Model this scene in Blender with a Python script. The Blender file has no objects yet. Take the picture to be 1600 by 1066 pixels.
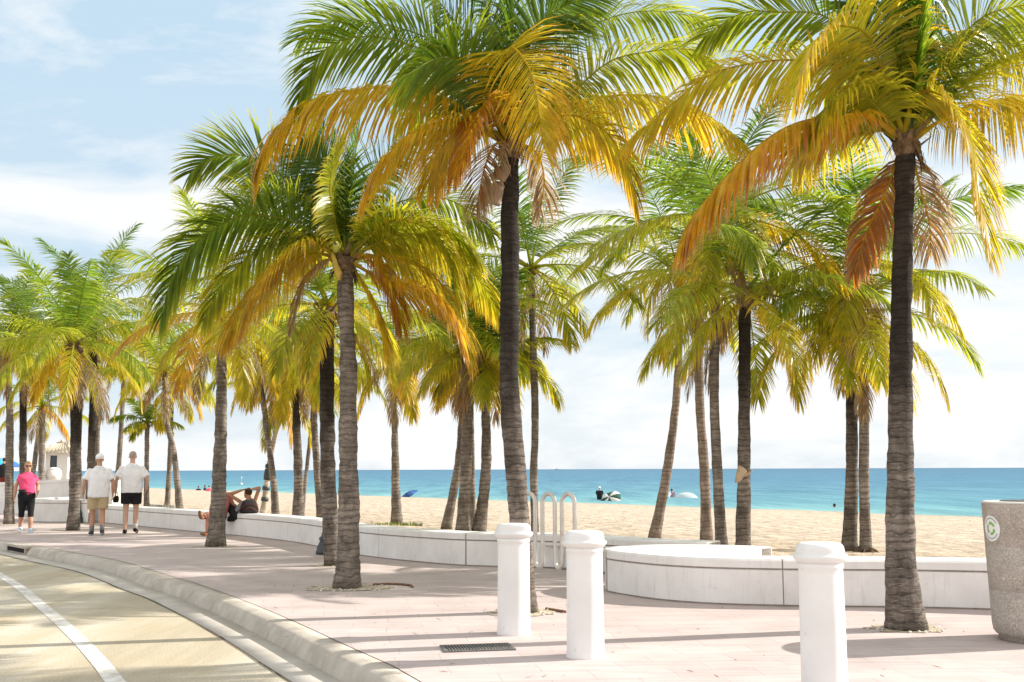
import bpy, bmesh, math, random
from mathutils import Vector, Matrix, noise
V = Vector
rnd = random.Random(7)
sc = bpy.context.scene
COL = sc.collection
R = math.radians
Z = V((0, 0, 1))

# ------------------------------------------------------------------ camera
CAMH = 1.40
F = 1700.0
cam_d = bpy.data.cameras.new('camera')
cam = bpy.data.objects.new('camera', cam_d)
COL.objects.link(cam)
cam_d.sensor_width = 36.0
cam_d.lens = F / 1600.0 * 36.0
cam_d.clip_start = 0.05
cam_d.clip_end = 90000
RM = Matrix.Rotation(R(90 + 6.73), 3, 'X') @ Matrix.Rotation(R(-0.2), 3, 'Z')
cam.matrix_world = Matrix.Translation((0, 0, CAMH)) @ RM.to_4x4()
sc.camera = cam


def ray(px, py):
    return RM @ V(((px - 800) / F, -(py - 533) / F, -1))


def G(px, py, z=0.0):
    d = ray(px, py)
    t = (z - CAMH) / d.z
    return V((d.x * t, d.y * t, z))


def A(px, py, Y):
    d = ray(px, py)
    t = Y / d.y
    return V((d.x * t, Y, CAMH + d.z * t))


SD = V((-0.6, 0.8, 0))      # along the shore
ND = V((0.8, 0.6, 0))       # out to sea
SAND0, SLOPE, N0 = 0.33, 0.0305, 9.5
SHORE = 47.0
WATER = SAND0 - SLOPE * (SHORE - N0)


def sand_z(n):
    return SAND0 - SLOPE * max(0, n - N0)


def GS(px, py):
    d = ray(px, py)
    nd = d.x * ND.x + d.y * ND.y
    t = (SAND0 + SLOPE * N0 - CAMH) / (d.z + SLOPE * nd)
    p = V((d.x * t, d.y * t, CAMH + d.z * t))
    if p.dot(ND) < N0:
        p = G(px, py, SAND0)
    return p


# ------------------------------------------------------------------ helpers
def tag(o, label=None, cat=None, group=None, kind=None):
    if label: o['label'] = label
    if cat: o['category'] = cat
    if group: o['group'] = group
    if kind: o['kind'] = kind
    return o


def empty(name, loc, rz=0.0):
    o = bpy.data.objects.new(name, None)
    COL.objects.link(o)
    o.location = loc
    o.rotation_euler = (0, 0, rz)
    o.empty_display_size = 0.2
    return o


class MB:
    def __init__(self):
        self.v = []; self.f = []; self.c = []

    def add(self, verts, faces, col=None):
        b = len(self.v)
        self.v += [tuple(p) for p in verts]
        self.f += [tuple(i + b for i in f) for f in faces]
        if col is not None:
            if isinstance(col[0], (tuple, list)):
                self.c += col
            else:
                self.c += [col] * len(verts)

    def build(self, name, mat, parent=None, off=None, smooth=True, loc=None):
        me = bpy.data.meshes.new(name)
        vs = self.v if off is None else [(x - off[0], y - off[1], z - off[2]) for x, y, z in self.v]
        me.from_pydata(vs, [], self.f)
        if self.c and len(self.c) == len(vs):
            ca = me.color_attributes.new('Col', 'FLOAT_COLOR', 'POINT')
            flat = []
            for c in self.c:
                flat += [c[0], c[1], c[2], 1.0]
            ca.data.foreach_set('color', flat)
        if smooth:
            me.polygons.foreach_set('use_smooth', [True] * len(me.polygons))
        me.update()
        o = bpy.data.objects.new(name, me)
        COL.objects.link(o)
        if mat: me.materials.append(mat)
        if parent: o.parent = parent
        if loc is not None: o.location = loc
        return o

    def box(self, c, s, rz=0.0, col=None, mat3=None):
        cx, cy, cz = c; sx, sy, sz = s[0] / 2, s[1] / 2, s[2] / 2
        vs = []
        m = mat3 if mat3 is not None else Matrix.Rotation(rz, 3, 'Z')
        for dz in (-sz, sz):
            for dx, dy in ((-sx, -sy), (sx, -sy), (sx, sy), (-sx, sy)):
                vs.append(V(c) + m @ V((dx, dy, dz)))
        self.add(vs, [(3, 2, 1, 0), (4, 5, 6, 7), (0, 1, 5, 4), (1, 2, 6, 5), (2, 3, 7, 6), (3, 0, 4, 7)], col)

    def lathe(self, prof, c=(0, 0, 0), n=32, col=None, cap=True):
        vs = []; fs = []
        for r, z in prof:
            for k in range(n):
                a = 2 * math.pi * k / n
                vs.append((c[0] + r * math.cos(a), c[1] + r * math.sin(a), c[2] + z))
        for i in range(len(prof) - 1):
            for k in range(n):
                k2 = (k + 1) % n
                fs.append((i * n + k, i * n + k2, (i + 1) * n + k2, (i + 1) * n + k))
        if cap:
            fs.append(tuple(reversed(range(n))))
            fs.append(tuple((len(prof) - 1) * n + k for k in range(n)))
        self.add(vs, fs, col)

    def tube(self, pts, rad, n=8, col=None, ell=None, cap=True, ref=None):
        """tube along pts; rad: number or list; ell: flatten factor along second axis"""
        pts = [V(p) for p in pts]
        if not isinstance(rad, (list, tuple)): rad = [rad] * len(pts)
        vs = []; fs = []; cols = []
        prev = None
        for i, p in enumerate(pts):
            t = (pts[min(i + 1, len(pts) - 1)] - pts[max(i - 1, 0)]).normalized()
            if prev is None:
                r0 = V(ref) if ref is not None else (V((1, 0, 0)) if abs(t.x) < 0.8 else V((0, 1, 0)))
                a = (r0 - t * r0.dot(t)).normalized()
            else:
                a = (prev - t * prev.dot(t)).normalized()
            prev = a
            b = t.cross(a)
            e = 1.0 if ell is None else ell
            for k in range(n):
                an = 2 * math.pi * k / n
                vs.append(p + a * (math.cos(an) * rad[i]) + b * (math.sin(an) * rad[i] * e))
        for i in range(len(pts) - 1):
            for k in range(n):
                k2 = (k + 1) % n
                fs.append((i * n + k, i * n + k2, (i + 1) * n + k2, (i + 1) * n + k))
        if cap:
            fs.append(tuple(reversed(range(n))))
            fs.append(tuple((len(pts) - 1) * n + k for k in range(n)))
        self.add(vs, fs, col)

    def ball(self, c, r, m=None, nu=14, nv=9, col=None):
        """ellipsoid; r = (rx, ry, rz)"""
        if not isinstance(r, (tuple, list)): r = (r, r, r)
        vs = []; fs = []
        for j in range(1, nv):
            th = math.pi * j / nv
            for k in range(nu):
                a = 2 * math.pi * k / nu
                p = V((r[0] * math.sin(th) * math.cos(a), r[1] * math.sin(th) * math.sin(a), r[2] * math.cos(th)))
                if m is not None: p = m @ p
                vs.append(V(c) + p)
        top = V((0, 0, r[2])); bot = V((0, 0, -r[2]))
        if m is not None: top = m @ top; bot = m @ bot
        vs += [V(c) + top, V(c) + bot]
        T, B = len(vs) - 2, len(vs) - 1
        for j in range(nv - 2):
            for k in range(nu):
                k2 = (k + 1) % nu
                fs.append((j * nu + k, (j + 1) * nu + k, (j + 1) * nu + k2, j * nu + k2))
        for k in range(nu):
            k2 = (k + 1) % nu
            fs.append((T, k, k2)); fs.append((B, (nv - 2) * nu + k2, (nv - 2) * nu + k))
        self.add(vs, fs, col)


def catmull(pts, n):
    pts = [V(p) for p in pts]
    if len(pts) == 2:
        return [pts[0].lerp(pts[1], i / (n - 1)) for i in range(n)]
    P = [pts[0] * 2 - pts[1]] + pts + [pts[-1] * 2 - pts[-2]]
    raw = []
    for i in range(1, len(P) - 2):
        for k in range(10):
            t = k / 10
            a, b, c, d = P[i - 1], P[i], P[i + 1], P[i + 2]
            raw.append(0.5 * ((2 * b) + (c - a) * t + (2 * a - 5 * b + 4 * c - d) * t * t + (3 * b - a - 3 * c + d) * t ** 3))
    raw.append(pts[-1])
    L = [0]
    for i in range(1, len(raw)): L.append(L[-1] + (raw[i] - raw[i - 1]).length)
    out = []
    j = 0
    for i in range(n):
        s = L[-1] * i / (n - 1)
        while j < len(L) - 2 and L[j + 1] < s: j += 1
        u = 0 if L[j + 1] == L[j] else (s - L[j]) / (L[j + 1] - L[j])
        out.append(raw[j].lerp(raw[j + 1], min(1, max(0, u))))
    return out


# ------------------------------------------------------------------ materials
def M(name, col=(0.5, 0.5, 0.5), rough=0.6, spec=0.3, metal=0.0):
    m = bpy.data.materials.new(name)
    m.use_nodes = True
    b = m.node_tree.nodes['Principled BSDF']
    b.inputs['Base Color'].default_value = (*col, 1)
    b.inputs['Roughness'].default_value = rough
    b.inputs['Specular IOR Level'].default_value = spec
    b.inputs['Metallic'].default_value = metal
    return m


class NT:
    """small node helper"""
    def __init__(self, m):
        self.t = m.node_tree
        self.b = self.t.nodes.get('Principled BSDF')

    def n(self, typ, **kw):
        x = self.t.nodes.new(typ)
        for k, v in kw.items():
            if k.startswith('i_'):
                x.inputs[k[2:].replace('_', ' ')].default_value = v
            else:
                setattr(x, k, v)
        return x

    def l(self, a, b): self.t.links.new(a, b)

    def coord(self, kind='Object', scale=(1, 1, 1), rot=(0, 0, 0)):
        tc = self.n('ShaderNodeTexCoord')
        mp = self.n('ShaderNodeMapping')
        mp.inputs['Scale'].default_value = scale
        mp.inputs['Rotation'].default_value = rot
        self.l(tc.outputs[kind], mp.inputs[0])
        return mp.outputs[0]

    def noise(self, vec, scale, detail=4, rough=0.55, dist=0.0):
        x = self.n('ShaderNodeTexNoise')
        x.inputs['Scale'].default_value = scale
        x.inputs['Detail'].default_value = detail
        x.inputs['Roughness'].default_value = rough
        x.inputs['Distortion'].default_value = dist
        self.l(vec, x.inputs['Vector'])
        return x.outputs['Fac']

    def ramp(self, fac, stops):
        x = self.n('ShaderNodeValToRGB')
        e = x.color_ramp.elements
        while len(e) < len(stops): e.new(0.5)
        for i, (p, c) in enumerate(stops):
            e[i].position = p
            e[i].color = (*c, 1) if len(c) == 3 else c
        self.l(fac, x.inputs[0])
        return x.outputs[0]

    def mix(self, fac, a, b, blend='MIX'):
        x = self.n('ShaderNodeMix', data_type='RGBA', blend_type=blend)
        for sock, v in ((x.inputs[0], fac), (x.inputs[6], a), (x.inputs[7], b)):
            if hasattr(v, 'is_linked') or isinstance(v, bpy.types.NodeSocket): self.l(v, sock)
            elif isinstance(v, (int, float)): sock.default_value = v
            else: sock.default_value = (*v, 1)
        return x.outputs[2]

    def math(self, op, a, b=0.0, c=None):
        x = self.n('ShaderNodeMath', operation=op)
        for i, v in enumerate((a, b, c)):
            if v is None: continue
            if isinstance(v, bpy.types.NodeSocket): self.l(v, x.inputs[i])
            else: x.inputs[i].default_value = v
        return x.outputs[0]

    def bump(self, h, strength=0.3, dist=0.02):
        x = self.n('ShaderNodeBump')
        x.inputs['Strength'].default_value = strength
        x.inputs['Distance'].default_value = dist
        self.l(h, x.inputs['Height'])
        self.l(x.outputs[0], self.b.inputs['Normal'])

    def col(self, c): self.l(c, self.b.inputs['Base Color'])


def noisy(name, c1, c2, scale=8, rough=0.7, spec=0.3, bump=0.2, bscale=None, bdist=0.01, extra=None, detail=6, coord='Object'):
    m = M(name, c1, rough, spec)
    t = NT(m)
    v = t.coord(coord)
    f = t.noise(v, scale, detail, 0.6)
    c = t.ramp(f, [(0.3, c1), (0.7, c2)])
    if extra:
        sc_, lo, hi, ce, amt = extra
        f2 = t.noise(v, sc_, 5, 0.65)
        k = t.ramp(f2, [(lo, (0, 0, 0)), (hi, (1, 1, 1))])
        c = t.mix(t.math('MULTIPLY', k, amt), c, ce)
    t.col(c)
    if bump:
        h = t.noise(v, bscale or scale * 4, 5, 0.6)
        t.bump(h, bump, bdist)
    return m


MAT = {}
# leaves: colour attribute, translucent
def leaf_mat():
    m = bpy.data.materials.new('palm_leaf')
    m.use_nodes = True
    t = NT(m)
    b = t.b
    at = t.n('ShaderNodeAttribute', attribute_name='Col')
    v = t.coord('Object')
    f = t.noise(v, 9, 3)
    k = t.ramp(f, [(0.3, (0.8, 0.8, 0.8)), (0.7, (1.15, 1.15, 1.15))])
    c = t.mix(1.0, at.outputs['Color'], k, 'MULTIPLY')
    t.col(c)
    b.inputs['Roughness'].default_value = 0.33
    b.inputs['Specular IOR Level'].default_value = 0.38
    tr = t.n('ShaderNodeBsdfTranslucent')
    hs = t.n('ShaderNodeHueSaturation')
    hs.inputs['Saturation'].default_value = 1.0
    hs.inputs['Value'].default_value = 1.6
    t.l(c, hs.inputs['Color'])
    t.l(hs.outputs[0], tr.inputs['Color'])
    mx = t.n('ShaderNodeMixShader')
    mx.inputs[0].default_value = 0.54
    out = m.node_tree.nodes['Material Output']
    t.l(b.outputs[0], mx.inputs[1]); t.l(tr.outputs[0], mx.inputs[2])
    t.l(mx.outputs[0], out.inputs['Surface'])
    return m


def trunk_mat(name, lo, hi, dark, dark_amt, ring=26.0, dark_from=0):
    m = M(name, lo, 0.85, 0.2)
    t = NT(m)
    v = t.coord('Object')
    wv = t.n('ShaderNodeTexWave', wave_type='BANDS', bands_direction='Z', wave_profile='SAW')
    wv.inputs['Scale'].default_value = ring / 6.283
    wv.inputs['Distortion'].default_value = 5.0
    wv.inputs['Detail'].default_value = 3
    wv.inputs['Detail Scale'].default_value = 2.0
    t.l(v, wv.inputs['Vector'])
    vs = t.coord('Object', (1, 1, 9))
    f1 = t.noise(vs, 4.5, 6, 0.7)
    vv = t.coord('Object', (1, 1, 0.25))
    f2 = t.noise(vv, 14, 5, 0.7)
    c = t.ramp(f1, [(0.28, lo), (0.72, hi)])
    c = t.mix(t.math('MULTIPLY', t.ramp(wv.outputs['Fac'], [(0.0, (1, 1, 1)), (0.28, (0, 0, 0))]), 0.66), c, dark)
    f3 = t.noise(v, 1.6, 4, 0.6)
    k3 = t.ramp(f3, [(0.42, (0, 0, 0)), (0.62, (1, 1, 1))])
    c = t.mix(t.math('MULTIPLY', k3, dark_amt), c, dark)
    k4 = t.ramp(f2, [(0.35, (0, 0, 0)), (0.7, (1, 1, 1))])
    c = t.mix(t.math('MULTIPLY', k4, 0.35), c, dark)
    f6 = t.noise(t.coord('Object', (1, 1, .5)), 5.0, 5, 0.65)
    c = t.mix(0.8, c, t.ramp(f6, [(0.34, (0.5, 0.48, 0.46)), (0.5, (1, 1, 1)), (0.68, (1.5, 1.5, 1.5))]), 'MULTIPLY')
    f5 = t.noise(vs, 11, 4, 0.6)
    k5 = t.ramp(f5, [(0.6, (0, 0, 0)), (0.68, (1, 1, 1))])
    c = t.mix(t.math('MULTIPLY', k5, 0.5), c, (0.50, 0.42, 0.34))
    if dark_from:  # tone darkens up the trunk along a noisy edge
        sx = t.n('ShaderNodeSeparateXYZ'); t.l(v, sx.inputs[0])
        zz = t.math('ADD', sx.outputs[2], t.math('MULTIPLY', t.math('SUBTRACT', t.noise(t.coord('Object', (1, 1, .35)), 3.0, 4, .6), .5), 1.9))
        mr = t.n('ShaderNodeMapRange'); mr.inputs['From Min'].default_value = dark_from; mr.inputs['From Max'].default_value = dark_from + 1.3
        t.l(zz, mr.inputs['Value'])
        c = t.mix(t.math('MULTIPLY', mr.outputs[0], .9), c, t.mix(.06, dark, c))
    t.col(c)
    h = t.math('ADD', t.math('MULTIPLY', wv.outputs['Fac'], 0.7), t.math('ADD', t.math('MULTIPLY', f1, 0.7), t.math('MULTIPLY', f2, 0.4)))
    t.bump(h, 0.9, 0.03)
    return m


MAT['leaf'] = leaf_mat()
MAT['trunk'] = trunk_mat('palm_trunk', (0.15, 0.127, 0.107), (0.42, 0.365, 0.31), (0.035, 0.025, 0.018), 0.55)
MAT['trunk_dark'] = trunk_mat('palm_trunk_dark', (0.12, 0.10, 0.083), (0.38, 0.325, 0.275), (0.010, 0.007, 0.005), 0.6, dark_from=1.25)
MAT['trunk_pale'] = trunk_mat('palm_trunk_pale', (0.25, 0.195, 0.16), (0.45, 0.37, 0.31), (0.06, 0.042, 0.032), 0.35)
MAT['trunk_white'] = trunk_mat('palm_trunk_white', (0.5, 0.43, 0.35), (0.7, 0.64, 0.56), (0.25, 0.19, 0.14), 0.3)
MAT['fibre'] = noisy('palm_fibre', (0.07, 0.042, 0.026), (0.27, 0.185, 0.115), 14, 0.9, 0.1, 0.9, 50, 0.02)
MAT['sheath'] = noisy('palm_sheath', (0.17, 0.115, 0.08), (0.34, 0.25, 0.185), 7, 0.8, 0.2, 0.4, 40, 0.01)
MAT['coconut'] = noisy('coconut_husk', (0.25, 0.33, 0.05), (0.45, 0.42, 0.08), 9, 0.45, 0.4, 0.1)
MAT['coconut_brown'] = noisy('coconut_brown', (0.06, 0.035, 0.02), (0.14, 0.08, 0.045), 9, 0.6, 0.3, 0.2)
MAT['white'] = noisy('white_paint', (0.72, 0.70, 0.68), (0.84, 0.83, 0.82), 2.2, 0.55, 0.35, 0.10, 60, 0.004,
                     extra=(7.0, 0.66, 0.76, (0.42, 0.38, 0.33), 0.55))
def wall_paint():
    m = MAT['white']; t = NT(m); b = t.b
    src = b.inputs['Base Color'].links[0].from_socket
    f = t.noise(t.coord('Object', (7, 7, .8)), 2.2, 6, .7)
    k = t.ramp(f, [(.55, (0, 0, 0)), (.75, (1, 1, 1))])
    c = t.mix(t.math('MULTIPLY', k, .42), src, (.46, .41, .35))
    f2 = t.noise(t.coord('Object'), 1.3, 6, .7)
    c = t.mix(.5, c, t.ramp(f2, [(.3, (.84, .83, .82)), (.7, (1.05, 1.05, 1.05))]), 'MULTIPLY')
    f3 = t.noise(t.coord('Object'), 38, 3, .5)
    k3 = t.ramp(f3, [(.72, (0, 0, 0)), (.76, (1, 1, 1))])
    c = t.mix(t.math('MULTIPLY', k3, .5), c, (.2, .17, .14))
    t.col(c)


wall_paint()
MAT['bollard'] = noisy('bollard_paint', (0.70, 0.685, 0.675), (0.78, 0.77, 0.76), 3, 0.42, 0.4, 0.08, 40, 0.004,
                       extra=(15.0, 0.63, 0.72, (0.5, 0.44, 0.38), 0.45))
MAT['joint'] = noisy('wall_joint', (0.26, 0.22, 0.19), (0.36, 0.32, 0.28), 12, 0.9, 0.1)
MAT['metal'] = noisy('galvanised_pipe', (0.55, 0.52, 0.48), (0.68, 0.65, 0.6), 6, 0.38, 0.5, 0.05,
                     extra=(5.0, 0.58, 0.72, (0.42, 0.26, 0.15), 0.7))
MAT['metal'].node_tree.nodes['Principled BSDF'].inputs['Metallic'].default_value = 0.55
MAT['iron'] = noisy('cast_iron', (0.022, 0.028, 0.03), (0.05, 0.06, 0.062), 8, 0.5, 0.5, 0.15)
MAT['agg'] = None


def aggregate():
    m = M('exposed_aggregate', (0.35, 0.28, 0.22), 0.8, 0.25)
    t = NT(m)
    v = t.coord('Object')
    vo = t.n('ShaderNodeTexVoronoi'); vo.inputs['Scale'].default_value = 150
    t.l(v, vo.inputs['Vector'])
    base = t.ramp(t.noise(v, 5, 5), [(0.3, (0.36, 0.32, 0.28)), (0.7, (0.45, 0.405, 0.36))])
    g = t.n('ShaderNodeSeparateColor'); t.l(vo.outputs['Color'], g.inputs[0])
    st = t.ramp(g.outputs[0], [(0.0, (0.45, 0.42, 0.4)), (0.5, (1, 1, 1)), (0.9, (1.2, 1.18, 1.15)), (0.97, (2.0, 2.0, 2.0))])
    t.col(t.mix(0.55, base, t.mix(1.0, base, st, 'MULTIPLY')))
    t.bump(t.math('ADD', vo.outputs['Distance'], t.noise(v, 160, 3)), 0.4, 0.006)
    return m


MAT['agg'] = aggregate()


def sidewalk_mat():
    m = M('stamped_pink_concrete', (0.5, 0.42, 0.39), 0.8, 0.25)
    t = NT(m)
    v = t.coord('Object', rot=(0, 0, R(-9)))
    br = t.n('ShaderNodeTexBrick')
    br.offset = 0.5
    br.inputs['Scale'].default_value = 1.0
    br.inputs['Mortar Size'].default_value = 0.0045
    br.inputs['Mortar Smooth'].default_value = 0.4
    br.inputs['Brick Width'].default_value = 0.62
    br.inputs['Row Height'].default_value = 0.30
    br.inputs['Color1'].default_value = (0.475, 0.405, 0.388, 1)
    br.inputs['Color2'].default_value = (0.51, 0.44, 0.422, 1)
    br.inputs['Mortar'].default_value = (0.415, 0.335, 0.322, 1)
    # slightly warped grid
    nz = t.n('ShaderNodeTexNoise'); nz.inputs['Scale'].default_value = 0.5
    t.l(v, nz.inputs['Vector'])
    vm = t.n('ShaderNodeVectorMath', operation='MULTIPLY_ADD')
    t.l(nz.outputs['Color'], vm.inputs[0]); vm.inputs[1].default_value = (0.35, 0.35, 0); t.l(v, vm.inputs[2])
    t.l(vm.outputs[0], br.inputs['Vector'])
    f = t.noise(v, 1.1, 6, 0.65)
    c = t.mix(0.75, br.outputs['Color'], t.ramp(f, [(0.3, (0.80, 0.78, 0.78)), (0.7, (1.12, 1.12, 1.1))]), 'MULTIPLY')
    f2 = t.noise(v, 3.3, 6, 0.7)
    k = t.ramp(f2, [(0.62, (0, 0, 0)), (0.75, (1, 1, 1))])
    c = t.mix(t.math('MULTIPLY', k, 0.45), c, (0.38, 0.29, 0.26))
    fs_ = t.noise(t.coord('Object', (.35, 5, 1), (0, 0, R(4))), 2.6, 7, .7)
    c = t.mix(.8, c, t.ramp(fs_, [(.36, (.84, .80, .79)), (.5, (1, 1, 1)), (.7, (1.07, 1.06, 1.05))]), 'MULTIPLY')
    f4 = t.noise(v, 42, 3, 0.6)
    k4 = t.ramp(f4, [(0.70, (0, 0, 0)), (0.74, (1, 1, 1))])
    c = t.mix(t.math('MULTIPLY', k4, 0.4), c, (0.27, 0.21, 0.18))
    t.col(c)
    h = t.math('ADD', t.math('MULTIPLY', br.outputs['Fac'], -0.8), t.math('MULTIPLY', t.noise(v, 30, 5, 0.7), 0.6))
    t.bump(h, 0.35, 0.01)
    return m


def road_mat():
    m = M('worn_road', (0.4, 0.34, 0.24), 0.85, 0.2)
    t = NT(m)
    v = t.coord('Object', rot=(0, 0, R(-31)))
    vs = t.coord('Object', (1, 0.12, 1), rot=(0, 0, R(-31)))
    f = t.noise(vs, 1.6, 6, 0.6)
    c = t.ramp(f, [(0.28, (0.37, 0.315, 0.225)), (0.5, (0.465, 0.41, 0.305)), (0.72, (0.54, 0.505, 0.435))])
    g = t.noise(v, 60, 4, 0.7)
    c = t.mix(0.8, c, t.ramp(g, [(0.32, (0.6, 0.6, 0.6)), (0.68, (1.32, 1.32, 1.32))]), 'MULTIPLY')
    b2 = t.noise(v, 0.9, 5, 0.6)
    k = t.ramp(b2, [(0.52, (0, 0, 0)), (0.7, (1, 1, 1))])
    c = t.mix(t.math('MULTIPLY', k, 0.5), c, (0.43, 0.34, 0.20))
    b3 = t.noise(vs, 7.0, 5, 0.7)
    k3 = t.ramp(b3, [(0.58, (0, 0, 0)), (0.72, (1, 1, 1))])
    c = t.mix(t.math('MULTIPLY', k3, 0.4), c, (0.27, 0.235, 0.18))
    t.col(c)
    t.bump(t.noise(v, 120, 4, 0.7), 0.35, 0.008)
    return m


def sand_mat():
    m = M('beach_sand', (0.6, 0.45, 0.29), 0.9, 0.15)
    t = NT(m)
    v = t.coord('Object')
    f = t.noise(v, 0.6, 6, 0.65)
    c = t.ramp(f, [(0.3, (0.47, 0.385, 0.29)), (0.7, (0.57, 0.475, 0.375))])
    g = t.noise(v, 25, 4, 0.7)
    c = t.mix(0.8, c, t.ramp(g, [(0.34, (0.74, 0.72, 0.70)), (0.66, (1.16, 1.16, 1.16))]), 'MULTIPLY')
    g3 = t.noise(t.coord('Object', (1, .3, 1)), 5.0, 6, .75)
    c = t.mix(.75, c, t.ramp(g3, [(.36, (.66, .63, .60)), (.45, (1, 1, 1)), (.7, (1.08, 1.08, 1.08))]), 'MULTIPLY')
    g2 = t.noise(t.coord('Object', (.5, .5, .5), (0, 0, R(-37))), 2.0, 8, .8)
    c = t.mix(.7, c, t.ramp(g2, [(.40, (.80, .78, .76)), (.55, (1.06, 1.06, 1.06))]), 'MULTIPLY')
    # wet sand by the water
    ge = t.n('ShaderNodeNewGeometry')
    dt = t.n('ShaderNodeVectorMath', operation='DOT_PRODUCT')
    dt.inputs[1].default_value = (0.8, 0.6, 0)
    t.l(ge.outputs['Position'], dt.inputs[0])
    mr = t.n('ShaderNodeMapRange'); mr.inputs['From Min'].default_value = SHORE - 3.0; mr.inputs['From Max'].default_value = SHORE - 1.0
    t.l(dt.outputs['Value'], mr.inputs['Value'])
    c = t.mix(t.math('MULTIPLY', mr.outputs[0], 0.55), c, (0.36, 0.27, 0.18))
    t.col(c)
    vo = t.n('ShaderNodeTexVoronoi', feature='SMOOTH_F1'); vo.inputs['Scale'].default_value = 2.6
    t.l(v, vo.inputs['Vector'])
    h = t.math('ADD', t.math('MULTIPLY', vo.outputs['Distance'], 1.1), t.math('MULTIPLY', t.noise(v, 5, 6, 0.6), 1.0))
    t.bump(h, 1.0, 0.15)
    return m


def water_mat():
    m = M('sea_water', (0.04, 0.2, 0.3), 0.22, 0.5)
    t = NT(m)
    ge = t.n('ShaderNodeNewGeometry')
    dt = t.n('ShaderNodeVectorMath', operation='DOT_PRODUCT')
    dt.inputs[1].default_value = (0.8, 0.6, 0)
    t.l(ge.outputs['Position'], dt.inputs[0])
    lg = t.math('LOGARITHM', t.math('MAXIMUM', t.math('SUBTRACT', dt.outputs['Value'], SHORE - 2), 1.0), 10.0)
    fr = t.math('DIVIDE', lg, 4.0)
    v = t.coord('Object', rot=(0, 0, R(-53.13)))
    vs = t.n('ShaderNodeMapping'); vs.inputs['Scale'].default_value = (1, 0.28, 1)
    t.l(v, vs.inputs[0])
    n1 = t.noise(vs.outputs[0], 0.05, 6, 0.65)
    fr2 = t.math('ADD', fr, t.math('MULTIPLY', t.math('SUBTRACT', n1, 0.5), 0.22))
    c = t.ramp(fr2, [(0.0, (0.27, 0.38, 0.35)), (0.10, (0.165, 0.35, 0.35)), (0.30, (0.10, 0.255, 0.305)), (0.52, (0.062, 0.175, 0.26)), (0.8, (0.052, 0.14, 0.22))])
    vd = t.coord('Object', (1, .11, 1))
    n2 = t.noise(vd, 0.45, 9, 0.72)
    c = t.mix(0.8, c, t.ramp(n2, [(0.36, (0.58, 0.70, 0.78)), (0.64, (1.42, 1.30, 1.22))]), 'MULTIPLY')
    # white caps / foam streaks
    n3 = t.noise(vs.outputs[0], 0.33, 8, 0.75)
    k = t.ramp(n3, [(0.66, (0, 0, 0)), (0.72, (1, 1, 1))])
    c = t.mix(t.math('MULTIPLY', k, 0.35), c, (0.75, 0.8, 0.8))
    t.col(c)
    t.b.inputs['IOR'].default_value = 1.33
    t.b.inputs['Specular IOR Level'].default_value = 0.12
    t.b.inputs['Roughness'].default_value = 0.45
    h = t.math('ADD', t.noise(vs.outputs[0], 0.6, 7, 0.65), t.math('MULTIPLY', t.noise(vs.outputs[0], 0.12, 3, 0.5), 1.5))
    t.bump(h, 0.8, 0.6)
    return m


MAT['sidewalk'] = sidewalk_mat()
MAT['road'] = road_mat()
MAT['sand'] = sand_mat()
MAT['water'] = water_mat()
MAT['kerb'] = noisy('kerb_concrete', (0.36, 0.32, 0.27), (0.53, 0.485, 0.425), 3.5, 0.85, 0.2, 0.5, 45, 0.01,
                    extra=(2.2, 0.52, 0.72, (0.30, 0.25, 0.19), 0.6))
MAT['gutter'] = noisy('gutter_concrete', (0.39, 0.36, 0.315), (0.51, 0.475, 0.42), 2.5, 0.85, 0.2, 0.35, 60, 0.006,
                      extra=(1.6, 0.5, 0.7, (0.38, 0.34, 0.27), 0.5))
MAT['line'] = noisy('lane_paint', (0.62, 0.60, 0.56), (0.78, 0.77, 0.75), 9, 0.7, 0.25, 0.2, 80, 0.004,
                    extra=(11, 0.42, 0.62, (0.47, 0.42, 0.33), 0.75))
MAT['crack'] = M('joint_dirt', (0.10, 0.08, 0.06), 0.95, 0.1)
MAT['gravel'] = noisy('pit_gravel', (0.44, 0.36, 0.25), (0.66, 0.58, 0.45), 30, 0.95, 0.1, 1.0, 45, 0.03)
MAT['pebble'] = noisy('pebbles', (0.5, 0.44, 0.36), (0.75, 0.7, 0.62), 9, 0.9, 0.1, 0.2)
MAT['rust'] = noisy('rusty_steel', (0.16, 0.08, 0.045), (0.30, 0.17, 0.10), 14, 0.9, 0.2, 0.4)
MAT['grass'] = M('beach_grass', (0.16, 0.2, 0.04), 0.7, 0.2)


# ------------------------------------------------------------------ setting
def cubic_curve(pts, n): return catmull(pts, n)


# kerb seam (sidewalk edge)
seam_px = [(0, 844), (103, 861), (187, 876), (266, 900), (300, 909), (378, 937), (456, 969), (550, 1012), (616, 1041), (659, 1066)]
seam = [G(*p) for p in seam_px]
near = seam[-1]
seam_pts = [V((-95, 130, 0)), V((-55, 76, 0)), V((-32, 46, 0)), V((-19.5, 30.6, 0)), V((-14, 25.2, 0))] + seam + [near + V((0.75, -1.15, 0)), near + V((2.4, -3.9, 0)), near + V((5.4, -9, 0)), near + V((11, -18, 0))]
SEAM = catmull(seam_pts, 260)


def offset(curve, d):
    out = []
    for i, p in enumerate(curve):
        t = (curve[min(i + 1, len(curve) - 1)] - curve[max(i - 1, 0)]); t.z = 0; t.normalize()
        nrm = V((t.y, -t.x, 0))   # right of travel (far -> near travel): points to road
        out.append(p + nrm * d)
    return out


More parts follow.
